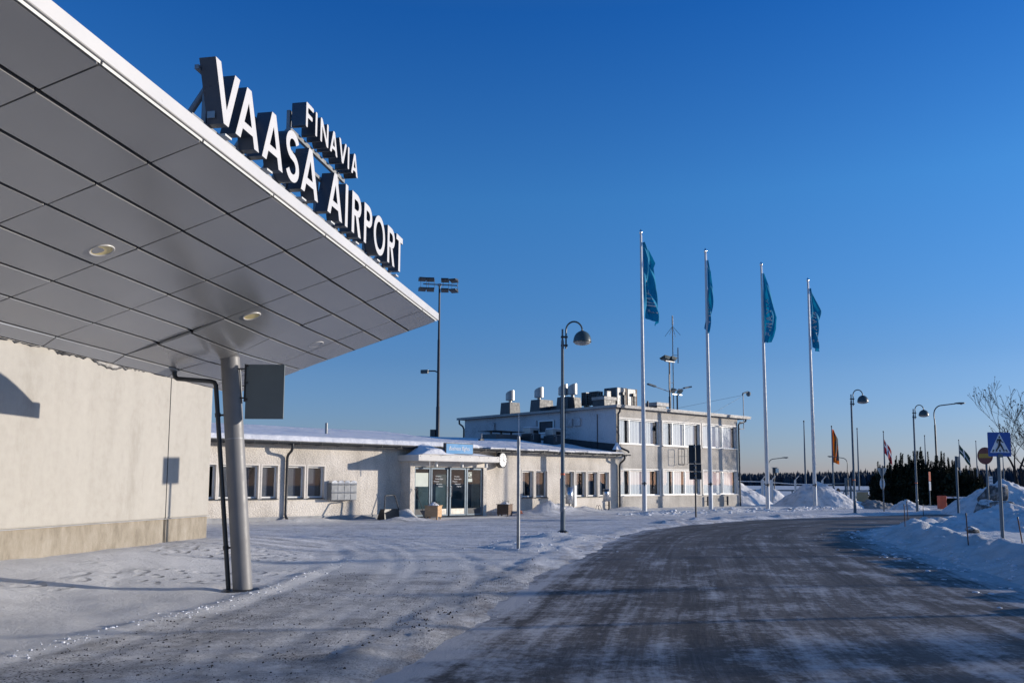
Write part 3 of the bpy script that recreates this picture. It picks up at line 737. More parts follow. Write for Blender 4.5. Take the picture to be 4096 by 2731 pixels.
def canopy_signs():
    # hanging sign seen from behind
    root = thing('hanging_sign', 'blank grey-green back of a rectangular sign bracketed to the canopy column', 'sign', (-4.19, 13.3, 2.61))
    mb = MB(); mb.box(-4.19, -3.585, 13.29, 13.32, 2.612, 3.472); mb.build('plate', M['signback'], root, True, .006)
    mb = MB(); mb.box(-4.212, -4.192, 13.275, 13.305, 2.88, 3.475); mb.build('hanger_bar', M['dark'], root, True)
    for z in (3.40, 2.94):
        cx = -4.12 - z * .0995 + .13
        mb = MB(); mb.box(cx, -4.2, 13.28, 13.30, z - .011, z + .011); mb.build('bracket_arm', M['dark'], root, True)
    mb = MB(); d = (COLT - COLB).normalized(); p = COLB + d * 3.46 + Vector((.155, -.02, 0)); q = COLB + d * 2.9 + Vector((.155, -.02, 0))
    mb.tube([p, q], .012, 8); mb.build('column_rail', M['galv'], root, True)
    for z in (3.45, 3.18, 2.92):
        mb = MB(); mb.box(-4.19, -4.155, 13.27, 13.289, z - .016, z + .016); mb.build('clip', M['dark'], root, True)
    # lettered roof sign
    su = Vector((math.sin(CTH), math.cos(CTH), 0)); up = Vector((0, 0, 1)); nr = Vector(CNR)
    def sp(s, zrel, e=0.): # s and zrel in canopy units along the outer edge
        b = Vector((CP0[0], CP0[1], 0)) * SC
        return b + su * (s * SC) + up * (H + SC * zrel) + nr * e
    zb = lambda s: 2.385 - .0175 * (s - 2.23)
    zf = lambda s: 2.916 - .0125 * (s - 3.55)
    root = thing('rooftop_sign', 'big white-faced dark letters reading VAASA AIRPORT with smaller FINAVIA above, on canopy edge', 'sign', sp(2.0, zb(2.0)))
    def put(ch, s0, s1, zfn, hgt, depth, round_=0., stroke=.155):
        wid = (s1 - s0) / hgt
        loops, w = letter(ch, stroke, None if ch == 'I' else wid)
        if round_: loops = [fillet(lp, round_) for lp in loops]
        me = shape_mesh(loops, depth / (hgt * SC))
        vs, fs, ns = me_data(me)
        mb = MB(); sc = hgt * SC
        vv = [sp(s0, zfn(s0)) + su * (v.x * sc) + up * ((v.y * sc) - .0175 * v.x * sc) + nr * (v.z * sc - depth / 2) for v in vs]
        for f, nn in zip(fs, ns): mb.f.append(list(f)); mb.m.append(1 if nn.z > .9 else 0); mb.sm.append(False)
        mb.v = [tuple(p) for p in vv]
        mb.build('letter', [M['lettersides'], M['letterface']], root, True)
    k = 1 / 1.3
    for ch, a, b in (('V', 2.754, 3.182), ('A', 3.135, 3.58), ('A', 3.645, 4.09), ('S', 4.150, 4.470), ('A', 4.528, 4.976), ('A', 5.245, 5.692), ('I', 5.785, 5.863), ('R', 6.006, 6.323), ('P', 6.434, 6.732), ('O', 6.80, 7.255), ('R', 7.365, 7.680), ('T', 7.752, 8.045)):
        put(ch, a * k, b * k, zb, .40, .165)
    for ch, a, b in (('F', 4.605, 4.80), ('I', 4.855, 4.912), ('N', 4.994, 5.22), ('A', 5.270, 5.50), ('V', 5.54, 5.785), ('I', 5.825, 5.875), ('A', 5.945, 6.169)):
        put(ch, a * k, b * k, zf, .2115, .175, .07, .17)
    s0, s1 = 2.75 * k, 8.05 * k
    mb = MB(); rail = lambda z_, e, a, b, w_, h_, f=zb: mb.obox((sp(a, f(a) + z_, e) + sp(b, f(b) + z_, e)) / 2, (sp(b, f(b)) - sp(a, f(a))) / 2, nr * w_, up * h_)
    rail(-.02, -.185, s0 - .05, s1, .02, .03); rail(.34, -.185, s0, s1, .02, .02); mb.build('rail', M['galv'], root, True)
    mb = MB(); rail(-.02, -.20, 4.6 * k, 6.17 * k, .02, .025, zf); mb.build('rail', M['galv'], root, True)
    s = s0 + .16
    while s < s1 + .02:
        mb = MB(); p = sp(s, zb(s) + .36, -.215); q = sp(s, zb(s) - .24, -.215); mb.obox((p + q) / 2, su * .022, nr * .022, (p - q) / 2); mb.build('post', M['galv'], root, True)
        mb = MB(); mb.tube([sp(s, zb(s) + .26, -.22), sp(s - .0, zb(s) - .30, -.75)], .03, 12); mb.build('brace', M['galv'], root, True)
        mb = MB(); p = sp(s + .09, zb(s) - .045, -.11); mb.obox(p, su * .06, nr * .075, up * .010); mb.build('letter_bracket', M['fasciatrim'], root, True)
        s += .62
    for s in (4.63 * k, 6.0 * k):
        mb = MB(); p = sp(s, zf(s) + .15, -.22); q = sp(s, zb(s) - .24, -.22); mb.obox((p + q) / 2, su * .025, nr * .02, (p - q) / 2); mb.build('post', M['galv'], root, True)
        mb = MB(); mb.tube([sp(s, zf(s) - .02, -.23), sp(s, zb(s) - .30, -.95)], .032, 12); mb.build('brace', M['galv'], root, True)
    # rating plate on the side of the first letter
    mb = MB(); c = sp(2.905 * k, zb(2.2) + .055, -.11) - su * .012
    mb.obox(c, nr * .038, up * .032, su * .004); mb.build('rating_plate', M['ventpale'], root, True)
canopy_signs()

# ------------------------------------------------------------------ low wing
def floc(s, y, z=0.): return FP0 + Vector((fdx * s - fdy * y, fdy * s + fdx * y, z))
def wall_with_holes(mb, s0, s1, z0, z1, holes, y, rec):
    xs = sorted({s0, s1, *[h[0] for h in holes], *[h[1] for h in holes]}); zs = sorted({z0, z1, *[h[2] for h in holes], *[h[3] for h in holes]})
    for a, b in zip(xs, xs[1:]):
        for c, d in zip(zs, zs[1:]):
            mx, mz = (a + b) / 2, (c + d) / 2
            if any(h[0] < mx < h[1] and h[2] < mz < h[3] for h in holes): continue
            mb.quad((a, y, c), (b, y, c), (b, y, d), (a, y, d))
    for (a, b, c, d) in holes:
        mb.quad((a, y, c), (a, y, d), (a, y + rec, d), (a, y + rec, c), 1); mb.quad((b, y, d), (b, y, c), (b, y + rec, c), (b, y + rec, d), 1)
        mb.quad((a, y, d), (b, y, d), (b, y + rec, d), (a, y + rec, d), 1); mb.quad((b, y, c), (a, y, c), (a, y + rec, c), (b, y + rec, c), 1)
def frame_mb(s0, s1, z0, z1, y0, y1, w, mullions=()):
    mb = MB()
    mb.box(s0, s0 + w, y0, y1, z0, z1); mb.box(s1 - w, s1, y0, y1, z0, z1)
    mb.box(s0 + w, s1 - w, y0, y1, z0, z0 + w); mb.box(s0 + w, s1 - w, y0, y1, z1 - w, z1)
    for m in mullions: mb.box(m - w * .55, m + w * .55, y0 - .004, y1, z0 + w, z1 - w)
    return mb
def downpipe(root, pts, r=.045, name='downpipe', mat='dark'):
    mb = MB(); mb.tube(pts, r, 12); return mb.build(name, M[mat], root)
def low_wing():
    root = thing('low_terminal_wing', 'long single-storey cream roughcast wing with snowy roof and glazed entrance porch', 'building', FP0, FANG)
    S0, S1, zt = -30., 5.65, 3.16
    wins = [(-17.95, -17.24), (-17.12, -16.30), (-16.22, -15.53), (-15.37, -14.71), (-14.26, -13.53), (-13.37, -12.62), (-1.46, -.69), (-.52, .28), (1.50, 2.26), (2.42, 3.17), (3.34, 4.09), (4.26, 5.02)]
    holes = []
    for a, b in wins:
        if b < -10: holes.append((a, b, .93, 2.25))
        else: holes.append((a, b, .86, 2.20))
    pd = (-8.55, -4.62, .06, 2.40)
    mb = MB(); wall_with_holes(mb, S0, S1, .22, zt, holes + [pd], 0, .24)
    mb.quad((S0, 0, .22), (S0, 13.5, .22), (S0, 13.5, zt), (S0, 0, zt)); mb.quad((S0, 13.5, .2), (S1, 13.5, .2), (S1, 13.5, zt), (S0, 13.5, zt))
    mb.build('wall', [M['render'], M['plaster']], root)
    mb = MB(); mb.box(S0, -8.86, -.03, -.001, -.4, .22); mb.box(-4.34, S1, -.03, -.001, -.4, .2); mb.build('plinth', M['greyplinth'], root)
    for k, (a, b, c, d) in enumerate(holes):
        mb = MB(); w_ = .055
        mb.box(a - w_, a, -.012, 0.02, c, d); mb.box(b, b + w_, -.012, .02, c, d); mb.box(a - w_, b + w_, -.012, .02, d, d + w_)
        mb.build('plaster_surround', M['plaster'], root)
        f = frame_mb(a + .01, b - .01, c + .035, d - .01, .13, .20, .055).build('window', M['white'], root)
        mb = MB(); mb.quad((a + .06, .165, c + .08), (b - .06, .165, c + .08), (b - .06, .165, d - .06), (a + .06, .165, d - .06)); mb.build('pane', M['glass'], f)
        mb = MB(); bw = (b - a) * (.55 if k % 3 else .45)
        mb.quad((a + .03, .225, c), (a + .03 + bw, .225, c), (a + .03 + bw, .225, d), (a + .03, .225, d)); mb.build('blind', M['blindgrey'], f)
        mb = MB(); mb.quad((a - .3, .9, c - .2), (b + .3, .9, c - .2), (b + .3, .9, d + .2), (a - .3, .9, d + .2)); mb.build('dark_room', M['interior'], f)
        mb = MB(); mb.add([(a - .04, .13, c + .035), (b + .04, .13, c + .035), (b + .04, -.075, c - .012), (a - .04, -.075, c - .012), (a - .04, -.075, c - .03), (b + .04, -.075, c - .03), (b + .04, .0, c - .03), (a - .04, .0, c - .03)], [(0, 3, 2, 1), (3, 4, 5, 2), (4, 7, 6, 5), (0, 7, 4, 3), (1, 2, 5, 6)])
        mb.build('sill', M['sill'], f)
    # roof: mono slope up to a ridge, snow on top with a ragged edge
    ov = .5; zr = lambda y: 3.22 + (y + ov) * .118 if y < 7 else 3.22 + 7.5 * .118 - (y - 7) * .09
    mb = MB()
    ylist = [-ov, 7., 13.9]
    for a, b in zip(ylist, ylist[1:]): mb.add([(S0, a, zr(a)), (S1, a, zr(a)), (S1, b, zr(b)), (S0, b, zr(b)), (S0, a, zr(a) - .10), (S1, a, zr(a) - .10), (S1, b, zr(b) - .1), (S0, b, zr(b) - .1)], [(0, 1, 2, 3), (4, 7, 6, 5), (0, 4, 5, 1)])
    mb.build('roof', M['roofdark'], root)
    nx_, ny_ = 340, 46
    ss = np.linspace(S0, S1 - .02, nx_); tt = np.linspace(0, 1, ny_) ** 1.6
    mb = MB(); vs = []
    for t in tt:
        for s in ss:
            f = float(fbm(np.array([s * .7]), np.array([t * 9.]), 4)[0])
            e = float(fbm(np.array([s * 1.9]), np.array([4.]), 4)[0])
            thin = 1 - .93 * max(0., min(1., (s + 5.2) / 1.2))          # snow has slid off the eave right of the porch
            y0 = -ov - .02 - .05 * e if s < -4.6 else -ov + .30 + .05 * e
            y = y0 + (6.95 - y0) * t
            hh = min(1, (t * 40 + .12)) * (.17 * thin + .045 + .05 * f)
            dr = .95 * math.exp(-((y - 3.9) / 2.2) ** 2) * (math.exp(-((s - 1.2) / 2.0) ** 2) * .23 + math.exp(-((s - 4.6) / .8) ** 2) * .22)
            vs.append((s, y, zr(y) + .004 + max(.01, hh) + dr))
    mb.add(vs, [(j * nx_ + i, j * nx_ + i + 1, (j + 1) * nx_ + i + 1, (j + 1) * nx_ + i) for j in range(ny_ - 1) for i in range(nx_ - 1)], 0, True)
    fr = vs[:nx_]; mb.add(fr + [(p[0], p[1] + .04, zr(p[1]) + .003) for p in fr], [(i, nx_ + i, nx_ + i + 1, i + 1) for i in range(nx_ - 1)], 0, True)
    mb.build('roof_snow', M['roofsnow'], root)
    # eave board, gutter and the stubby drip plates right of the porch
    mb = MB(); mb.box(S0, S1 + .35, -ov + .02, -ov + .04, 3.08, 3.20); mb.box(S0, S1, -ov + .04, -.002, 3.085, 3.10); mb.build('eave_board', M['dark'], root)
    mb = MB(); n = 8
    arcp = [(math.cos(a) * .065, math.sin(a) * .065) for a in np.linspace(PI, 2 * PI, n)]
    vs = [(s, -ov - .05 + p[0], 3.185 + p[1]) for s in (S0, S1 + .55) for p in arcp]
    mb.add(vs, [(i, i + 1, n + i + 1, n + i) for i in range(n - 1)], 0, True); mb.add([vs[n + i] for i in range(n)], [tuple(range(n))])
    mb.build('gutter', M['dark'], root)
    mb = MB()
    s = S0 + .4
    while s < S1: mb.box(s, s + .025, -ov - .118, -ov + .02, 3.11, 3.20); s += .97
    mb.build('gutter_hook', M['dark'], root)
    s = -4.0; k = 0
    while s < 5.4:
        mb = MB(); mb.add([(s, -ov + .02, 3.225), (s + .93, -ov + .02, 3.225), (s + .93, -ov - .03, 3.20 if k % 3 else 3.24), (s, -ov - .03, 3.215), (s, -ov - .04, 3.295), (s + .93, -ov - .04, 3.285), (s + .93, -ov + .3, 3.33), (s, -ov + .3, 3.33)], [(0, 1, 2, 3), (3, 2, 5, 4), (4, 5, 6, 7), (0, 3, 4, 7), (1, 6, 5, 2)])
        mb.build('eave_ice', M['roofsnow'], root); s += .97; k += 1
    downpipe(root, [(-14.36, -.52, 3.16), (-14.36, -.52, 2.98), (-14.36, -.46, 2.86), (-14.36, -.17, 2.70), (-14.36, -.09, 2.58), (-14.36, -.085, .30), (-14.36, -.12, .20), (-14.36, -.22, .13)], .055)
    downpipe(root, [(5.75, -.54, 3.16), (5.75, -.54, 2.98), (5.77, -.46, 2.88), (5.80, -.18, 2.72), (5.81, -.10, 2.58), (5.82, -.09, .1)], .055)
    # roof vents on the slope
    def hatch(s, y, w, d, h, cowl):
        z = zr(y); mb = MB(); mb.taper(s, y, z - .2, z + h, w * 1.04, d * 1.04, w * .94, d * .94); v = mb.build('roof_vent', M['vent'], root)
        if cowl:
            mb = MB(); mb.box(s - w * 1.2, s + w * 1.2, y - d * 1.2, y + d * 1.2, z + h + .16, z + h + .185)
            for a in (-.8, 0, .8): mb.box(s + a * w - .03, s + a * w + .03, y - .05, y + .05, z + h, z + h + .16)
            mb.build('rain_cap', M['dark'], v)
        return z
    hatch(1.35, 4.9, .95, .62, .46, True); hatch(2.85, 5.3, .28, .3, .36, False)
    for s, y in ((5.0, 4.9), (4.25, 6.0)):
        hatch(s - 1.05, y - 1.6, .42, .42, .62, False)
    for s, y, h in ((-11.35, 2.2, .70), (-.95, 3.9, .52)):
        mb = MB(); z = zr(y); mb.tube([(s, y, z), (s, y, z + h)], .062 if s < -5 else .05, 14); p = mb.build('vent_pipe', M['galv'], root)
        mb = MB(); mb.box(s - .13, s + .13, y - .1, y + .1, z + .1, z + .22); mb.build('pipe_flashing', M['dark'], p)
    # ---- porch: body with glazed front, flat canopy
    yb = -.75; x0, x1 = -8.80, -4.42
    mb = MB()
    mb.box(x0, -8.56, yb, 0, .0, 2.60); mb.box(-4.62, x1, yb, 0, .0, 2.60); mb.box(-8.56, -4.62, yb, 0, 2.30, 2.60)
    mb.build('porch_wall', M['render'], root)
    mb = MB(); mb.box(-8.54, -4.64, yb - .015, yb - .002, 2.32, 2.58); mb.build('porch_lintel', M['plaster'], root)
    mb = MB(); mb.box(-8.97, -4.37, -1.60, .0, 2.55, 2.81); mb.box(-8.95, -4.39, -1.585, .0, 2.535, 2.55); pc = mb.build('porch_canopy', M['offwhite'], root, bevel=.012)
    mb = MB()
    for k in range(9):
        x = -8.87 + k * .55; mb.obox((x, -1.603, 2.75), (.014, 0, 0), (0, .004, 0), (0, 0, .014))
    mb.build('screw_head', M['dark'], pc)
    ng, mg = 60, 24
    mb = MB(); vs = []
    for j in range(mg):
        for i in range(ng):
            u, v = i / (ng - 1), j / (mg - 1); s = -8.95 + 4.56 * u; y = -1.585 + 1.1 * v
            edge = min(1, u * 6, (1 - u) * 3.0, v * 5 + .12)
            hh = (.40 * math.exp(-((s + 7.95) / .95) ** 2) + .16 * math.exp(-((s + 5.3) / .8) ** 2) + .10) * (.45 + .55 * v)
            vs.append((s, y, 2.812 + hh * edge * (1 + .5 * float(fbm(np.array([s * 1.6]), np.array([y * 1.6 + 9.]), 3)[0]))))
    mb.add(vs, [(j * ng + i, j * ng + i + 1, (j + 1) * ng + i + 1, (j + 1) * ng + i) for j in range(mg - 1) for i in range(ng - 1)], 0, True); mb.build('canopy_snow', M['roofsnow'], root)
    for s in (-7.62, -6.15, -4.72):
        mb = MB(); mb.tube([(s, -1.05, 2.54), (s, -1.05, 2.30)], .07, 18); mb.build('porch_lamp', M['white'], root)
    mb = MB(); mb.box(-8.36, -8.345, -1.58, -1.56, 2.27, 2.54); mb.build('rain_chain', M['white'], root)
    # glazing: side panels and two doors
    yf = yb + .06
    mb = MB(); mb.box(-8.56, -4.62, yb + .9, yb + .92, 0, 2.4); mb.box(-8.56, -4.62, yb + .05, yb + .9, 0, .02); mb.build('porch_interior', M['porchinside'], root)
    def panel(nm, a, b, kick_h, matk):
        d = frame_mb(a, b, .10, 2.27, yf, yf + .07, .07).build(nm, M['doorframe'], root)
        mb = MB(); mb.box(a + .07, b - .07, yf + .01, yf + .05, .17, kick_h); mb.build('kick_plate', M[matk], d)
        mb = MB(); mb.quad((a + .06, yf + .035, kick_h), (b - .06, yf + .035, kick_h), (b - .06, yf + .035, 2.21), (a + .06, yf + .035, 2.21)); mb.build('pane', M['doorglass'], d)
        return d
    lp = panel('side_panel', -8.55, -7.66, .42, 'vent')
    mb = MB(); mb.box(-8.47, -7.77, yf + .02, yf + .028, 1.42, 2.03); mb.build('notice_sheet', M['paper'], lp)
    d1 = panel('door', -7.62, -6.66, .42, 'kick'); d2 = panel('door', -6.56, -5.62, .42, 'kick')
    for d, x in ((d1, -6.72), (d2, -6.50)):
        mb = MB(); mb.tube([(x, yf - .05, .95), (x, yf - .05, 1.45)], .014, 10); mb.tube([(x, yf - .05, 1.0), (x, yf + .01, 1.0)], .01, 8); mb.tube([(x, yf - .05, 1.4), (x, yf + .01, 1.4)], .01, 8); mb.build('handle', M['chrome'], d)
    rp = panel('side_panel', -5.58, -4.66, .42, 'vent')
    mb = MB(); mb.box(-5.47, -5.27, yf + .02, yf + .026, 1.86, 2.09); ps = mb.build('letter_notice', M['paper'], rp)
    mb = MB(); mb.box(-5.48, -5.24, yf + .02, yf + .026, 1.64, 1.80); mb.build('small_notice', M['paper'], rp)
    def text(txt, s, z, y, size, mat, par, nm='lettering', shear=0.):
        me = text_mesh(txt, size, .004, shear); vs, fs, _ = me_data(me); mb = MB()
        mb.add([(s + v.x, y - v.z, z + v.y) for v in vs], [f for f in fs]); return mb.build(nm, M[mat], par)
    text('C', -5.435, 1.895, yf + .016, .24, 'signink', ps)
    for d, a in ((d1, -7.5), (d2, -6.44)):
        for k, (t, dx) in enumerate((('Tervetuloa', .12), ('Business flights', .12), ('Welcome', .03), ('Välkommen', .16), ('FINAVIA', .28))):
            text(t, a + dx, 1.86 - k * .115, yf + .012, .072, 'textwhite', d, 'lettering', .2)
    mb = MB(); mb.box(-9.0, -4.1, -1.75, yb, -.2, .055); mb.build('doorstep', M['greyplinth'], root)
low_wing()

def two_storey():
    root = thing('two_storey_building', 'two-storey grey roughcast office building with white-blinded windows and roof plant', 'building', floc(5.65, 0), FANG)
    W, D, zt = 11.9, 13.7, 5.84
    def rel(s): return s - 5.65
    wins = [(5.88, 9.47, 3.82, 5.24, (6.88, 8.15)), (9.80, 13.46, 3.82, 5.26, (10.85, 12.03)), (13.74, 17.40, 3.84, 5.28, (14.78, 15.98)),
            (5.98, 9.46, .91, 2.36, (6.91, 8.14)), (9.80, 13.41, .92, 2.38, (10.87, 12.03)), (13.74, 17.36, .92, 2.39, (14.76, 15.96))]
    holes = [(rel(a), rel(b), c, d) for a, b, c, d, _ in wins]
    mb = MB(); wall_with_holes(mb, 0, W, -.3, zt, holes, -.001, .20)
    mb.quad((W, 0, -.3), (W, D, -.3), (W, D, zt), (W, 0, zt)); mb.quad((W, D, -.3), (0, D, -.3), (0, D, zt), (W, D, zt))
    mb.build('front_wall', [M['greyrender'], M['offwhite']], root)
    mb = MB(); mb.quad((0, D, 2.5), (0, 0, 2.5), (0, 0, zt), (0, D, zt)); mb.build('side_wall', M['sidewall'], root)
    mb = MB(); mb.add([(-.02, 0, 3.2), (-.02, 0, 3.78), (-.02, 4, 4.22), (-.02, 9, 4.5), (-.02, 13.6, 4.55), (-.02, 13.6, 3.9)], [(0, 1, 2, 3, 4, 5)][::1]); mb.build('roof_flashing', M['roofdark'], root)
    for k, ((a, b, c, d), wdef) in enumerate(zip(holes, wins)):
        mu = [rel(q) for q in wdef[4]]
        mb = MB(); w_ = .07
        mb.box(a - w_, a, -.02, .01, c, d); mb.box(b, b + w_, -.02, .01, c, d); mb.box(a - w_, b + w_, -.02, .01, d, d + w_); mb.box(a - w_, b + w_, -.06, .05, c - .05, c)
        mb.build('window_surround', M['offwhite'], root)
        f = frame_mb(a, b, c, d, .10, .17, .06, mu).build('window', M['white'], root)
        ed = [a + .06] + mu + [b - .06]
        for q in range(3):
            mb = MB(); mb.quad((ed[q], .135, c + .05), (ed[q + 1], .135, c + .05), (ed[q + 1], .135, d - .05), (ed[q], .135, d - .05)); mb.build('pane', M['glass'], f)
            wd = ed[q + 1] - ed[q]; cov = ((.72, 1., .8), (.78, 1., .86), (1., 1., .84), (.6, 1., .55), (.74, .8, .9), (.9, 1., .9))[k][q]
            mb = MB()
            n = 9
            xs = [ed[q] + wd * cov * i / n for i in range(n + 1)]
            vs = [(x, .22 + (.012 if i % 2 else 0), z) for i, x in enumerate(xs) for z in (c - .02, d + .02)]
            mb.add(vs, [(2 * i, 2 * i + 2, 2 * i + 3, 2 * i + 1) for i in range(n)]); mb.build('blind', M['blind'], f)
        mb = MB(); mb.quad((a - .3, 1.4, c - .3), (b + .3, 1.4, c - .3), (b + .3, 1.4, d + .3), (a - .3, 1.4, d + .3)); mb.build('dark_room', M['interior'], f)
    # roof slab and edge boards
    mb = MB(); mb.box(-.25, 13.0, -.28, D + .55, 5.84, 5.86); mb.box(-.22, 12.97, -.25, D + .52, 5.86, 5.985); mb.build('roof', M['roofdark'], root)
    mb = MB(); mb.box(-.27, 13.02, -.31, -.283, 5.83, 5.965); mb.box(13.003, 13.03, -.28, D, 5.83, 5.965); mb.build('roof_fascia', M['rooftrim'], root)
    mb = MB(); mb.box(-.29, 13.04, -.335, -.30, 5.93, 5.99); mb.build('roof_edge_trim', M['rooftrim'], root)
    mb = MB(); mb.box(-.275, -.253, -.28, D + .57, 5.83, 5.975); mb.build('side_fascia', M['rooftrim'], root)
    mb = MB(); mb.box(4., 12.95, -.22, 9, 5.99, 6.02); mb.build('roof_snow', M['roofsnow'], root)
    # side boxes, side window, ladder
    for y0, y1, z0, z1 in ((10.48, 11.13, 4.97, 5.47), (6.46, 6.87, 5.06, 5.42), (3.38, 3.87, 4.92, 5.38), (2.71, 3.19, 4.93, 5.39)):
        mb = MB(); mb.box(-.13, -.002, y0, y1, z0, z1); mb.build('vent_box', M['sidewall'], root, bevel=.02)
    f = frame_mb(0, 1.35, 4.6, 5.40, 0, .05, .07)
    mb = MB(); mb.v = [(-.03 - y, 4.95 + x, z) for x, y, z in f.v]; mb.f = f.f; mb.m = f.m; mb.sm = f.sm; f = mb.build('side_window', M['white'], root)
    mb = MB(); mb.quad((-.012, 6.3, 4.6), (-.012, 4.95, 4.6), (-.012, 4.95, 5.40), (-.012, 6.3, 5.40)); mb.build('pane', M['interior'], f)
    mb = MB(); yl = 3.7
    for y in (yl, yl + .42): mb.tube([(-.32, y, 4.25), (-.32, y, 6.75)], .018, 8)
    for z in np.arange(4.4, 6.7, .33): mb.tube([(-.32, yl, z), (-.32, yl + .42, z)], .011, 6)
    for z in (4.45, 5.75):
        for y in (yl, yl + .42): mb.tube([(-.32, y, z), (0, y, z)], .013, 6)
    mb.build('roof_ladder', M['dark'], root)
    # roof chimneys with slanted cowls, along the left edge
    def cowl(x, y, z):
        n = 18; r = .30
        lo = [(x + r * math.cos(2 * PI * k / n), y + r * math.sin(2 * PI * k / n), z + .16) for k in range(n)]
        hi = [(x + r * math.cos(2 * PI * k / n), y + r * math.sin(2 * PI * k / n), z + .86 - .30 * (math.sin(2 * PI * k / n) + 1) / 2 - .04) for k in range(n)]
        mb = MB(); mb.add(lo + hi, [(k, (k + 1) % n, n + (k + 1) % n, n + k) for k in range(n)], 0, True); mb.add(lo, [tuple(range(n))[::-1]])
        mb.tube([(x, y, z), (x, y, z + .17)], .11, 12)
        return mb, hi
    def chimney(x, y, w, d, h, cows):
        z = 5.985; mb = MB(); mb.taper(x, y, z - .02, z + h, w, d, w * .9, d * .9); c = mb.build('chimney', M['vent'], root)
        for cx, cy in cows:
            q, hi = cowl(cx, cy, z + h); q.build('cowl', M['ventpale'], c)
            mb = MB(); mb.add(hi, [tuple(range(len(hi)))]); mb.build('cowl_mouth', M['dark'], c)
    chimney(.65, 9.75, .46, .50, .80, [(.65, 9.75)])
    chimney(.75, 6.85, .62, .46, .78, [(.6, 6.95)])
    chimney(.75, 4.45, .62, .50, .78, [(.55, 4.75), (.75, 4.15)])
    chimney(1.6, 5.9, .7, .5, .38, [])
    mb = MB(); mb.box(.2, 1.15, 1.05, 1.95, 5.98, 6.38); ch = mb.build('chimney', M['vent'], root)
    mb = MB(); mb.box(.14, 1.21, 1.0, 2.0, 6.38, 6.56); mb.build('chimney_cap', M['rooftrim'], ch)
    mb = MB(); mb.box(5.15, 6.05, 1.2, 2.0, 5.98, 6.33); ch = mb.build('chimney', M['vent'], root)
    mb = MB(); mb.box(5.02, 6.18, 1.1, 2.1, 6.33, 6.55); mb.build('chimney_cap', M['rooftrim'], ch)
    mb = MB(); mb.tube([(4.5, 1.4, 5.98), (4.5, 1.4, 6.6)], .06, 10); mb.build('vent_pipe', M['dark'], root)
    # down pipes
    downpipe(root, [(.08, -.24, 5.84), (.08, -.22, 5.62), (.08, -.09, 5.48), (.08, -.08, 3.75), (.12, -.10, 3.62), (.42, -.34, 3.44), (.50, -.42, 3.40), (.55, -.46, 3.30)], .055)
    downpipe(root, [(12.55, -.24, 5.86), (12.55, -.22, 5.68), (12.4, -.14, 5.60), (12.0, -.09, 5.50), (11.93, -.085, 5.40), (11.93, -.085, .15)], .055)
    downpipe(root, [(-.02, 14.3, 5.86), (-.02, 14.28, 5.6), (-.02, 13.9, 5.4), (-.02, 13.78, 5.2), (-.02, 13.78, 3.6)], .06)
    mb = MB(); mb.tube([(-.03, -.03, 4.9), (.25, -.05, 4.2), (.3, -.06, 3.5)], .012, 6); mb.build('cable', M['dark'], root)
    mb = MB()
    mb.taper(-.05, -.1, 3.46, 3.86, .22, .16, .03, .03); mb.build('corner_ice', M['roofsnow'], root)
    for s in (13.95, 16.05):
        mb = MB(); x = s - 5.65; mb.tube([(x, -.16, .22), (x, -.16, .80)], .06, 12); mb.tube([(x, -.16, .5), (x, 0, .5)], .015, 6); mb.build('socket_post', M['dark'], root)
two_storey()

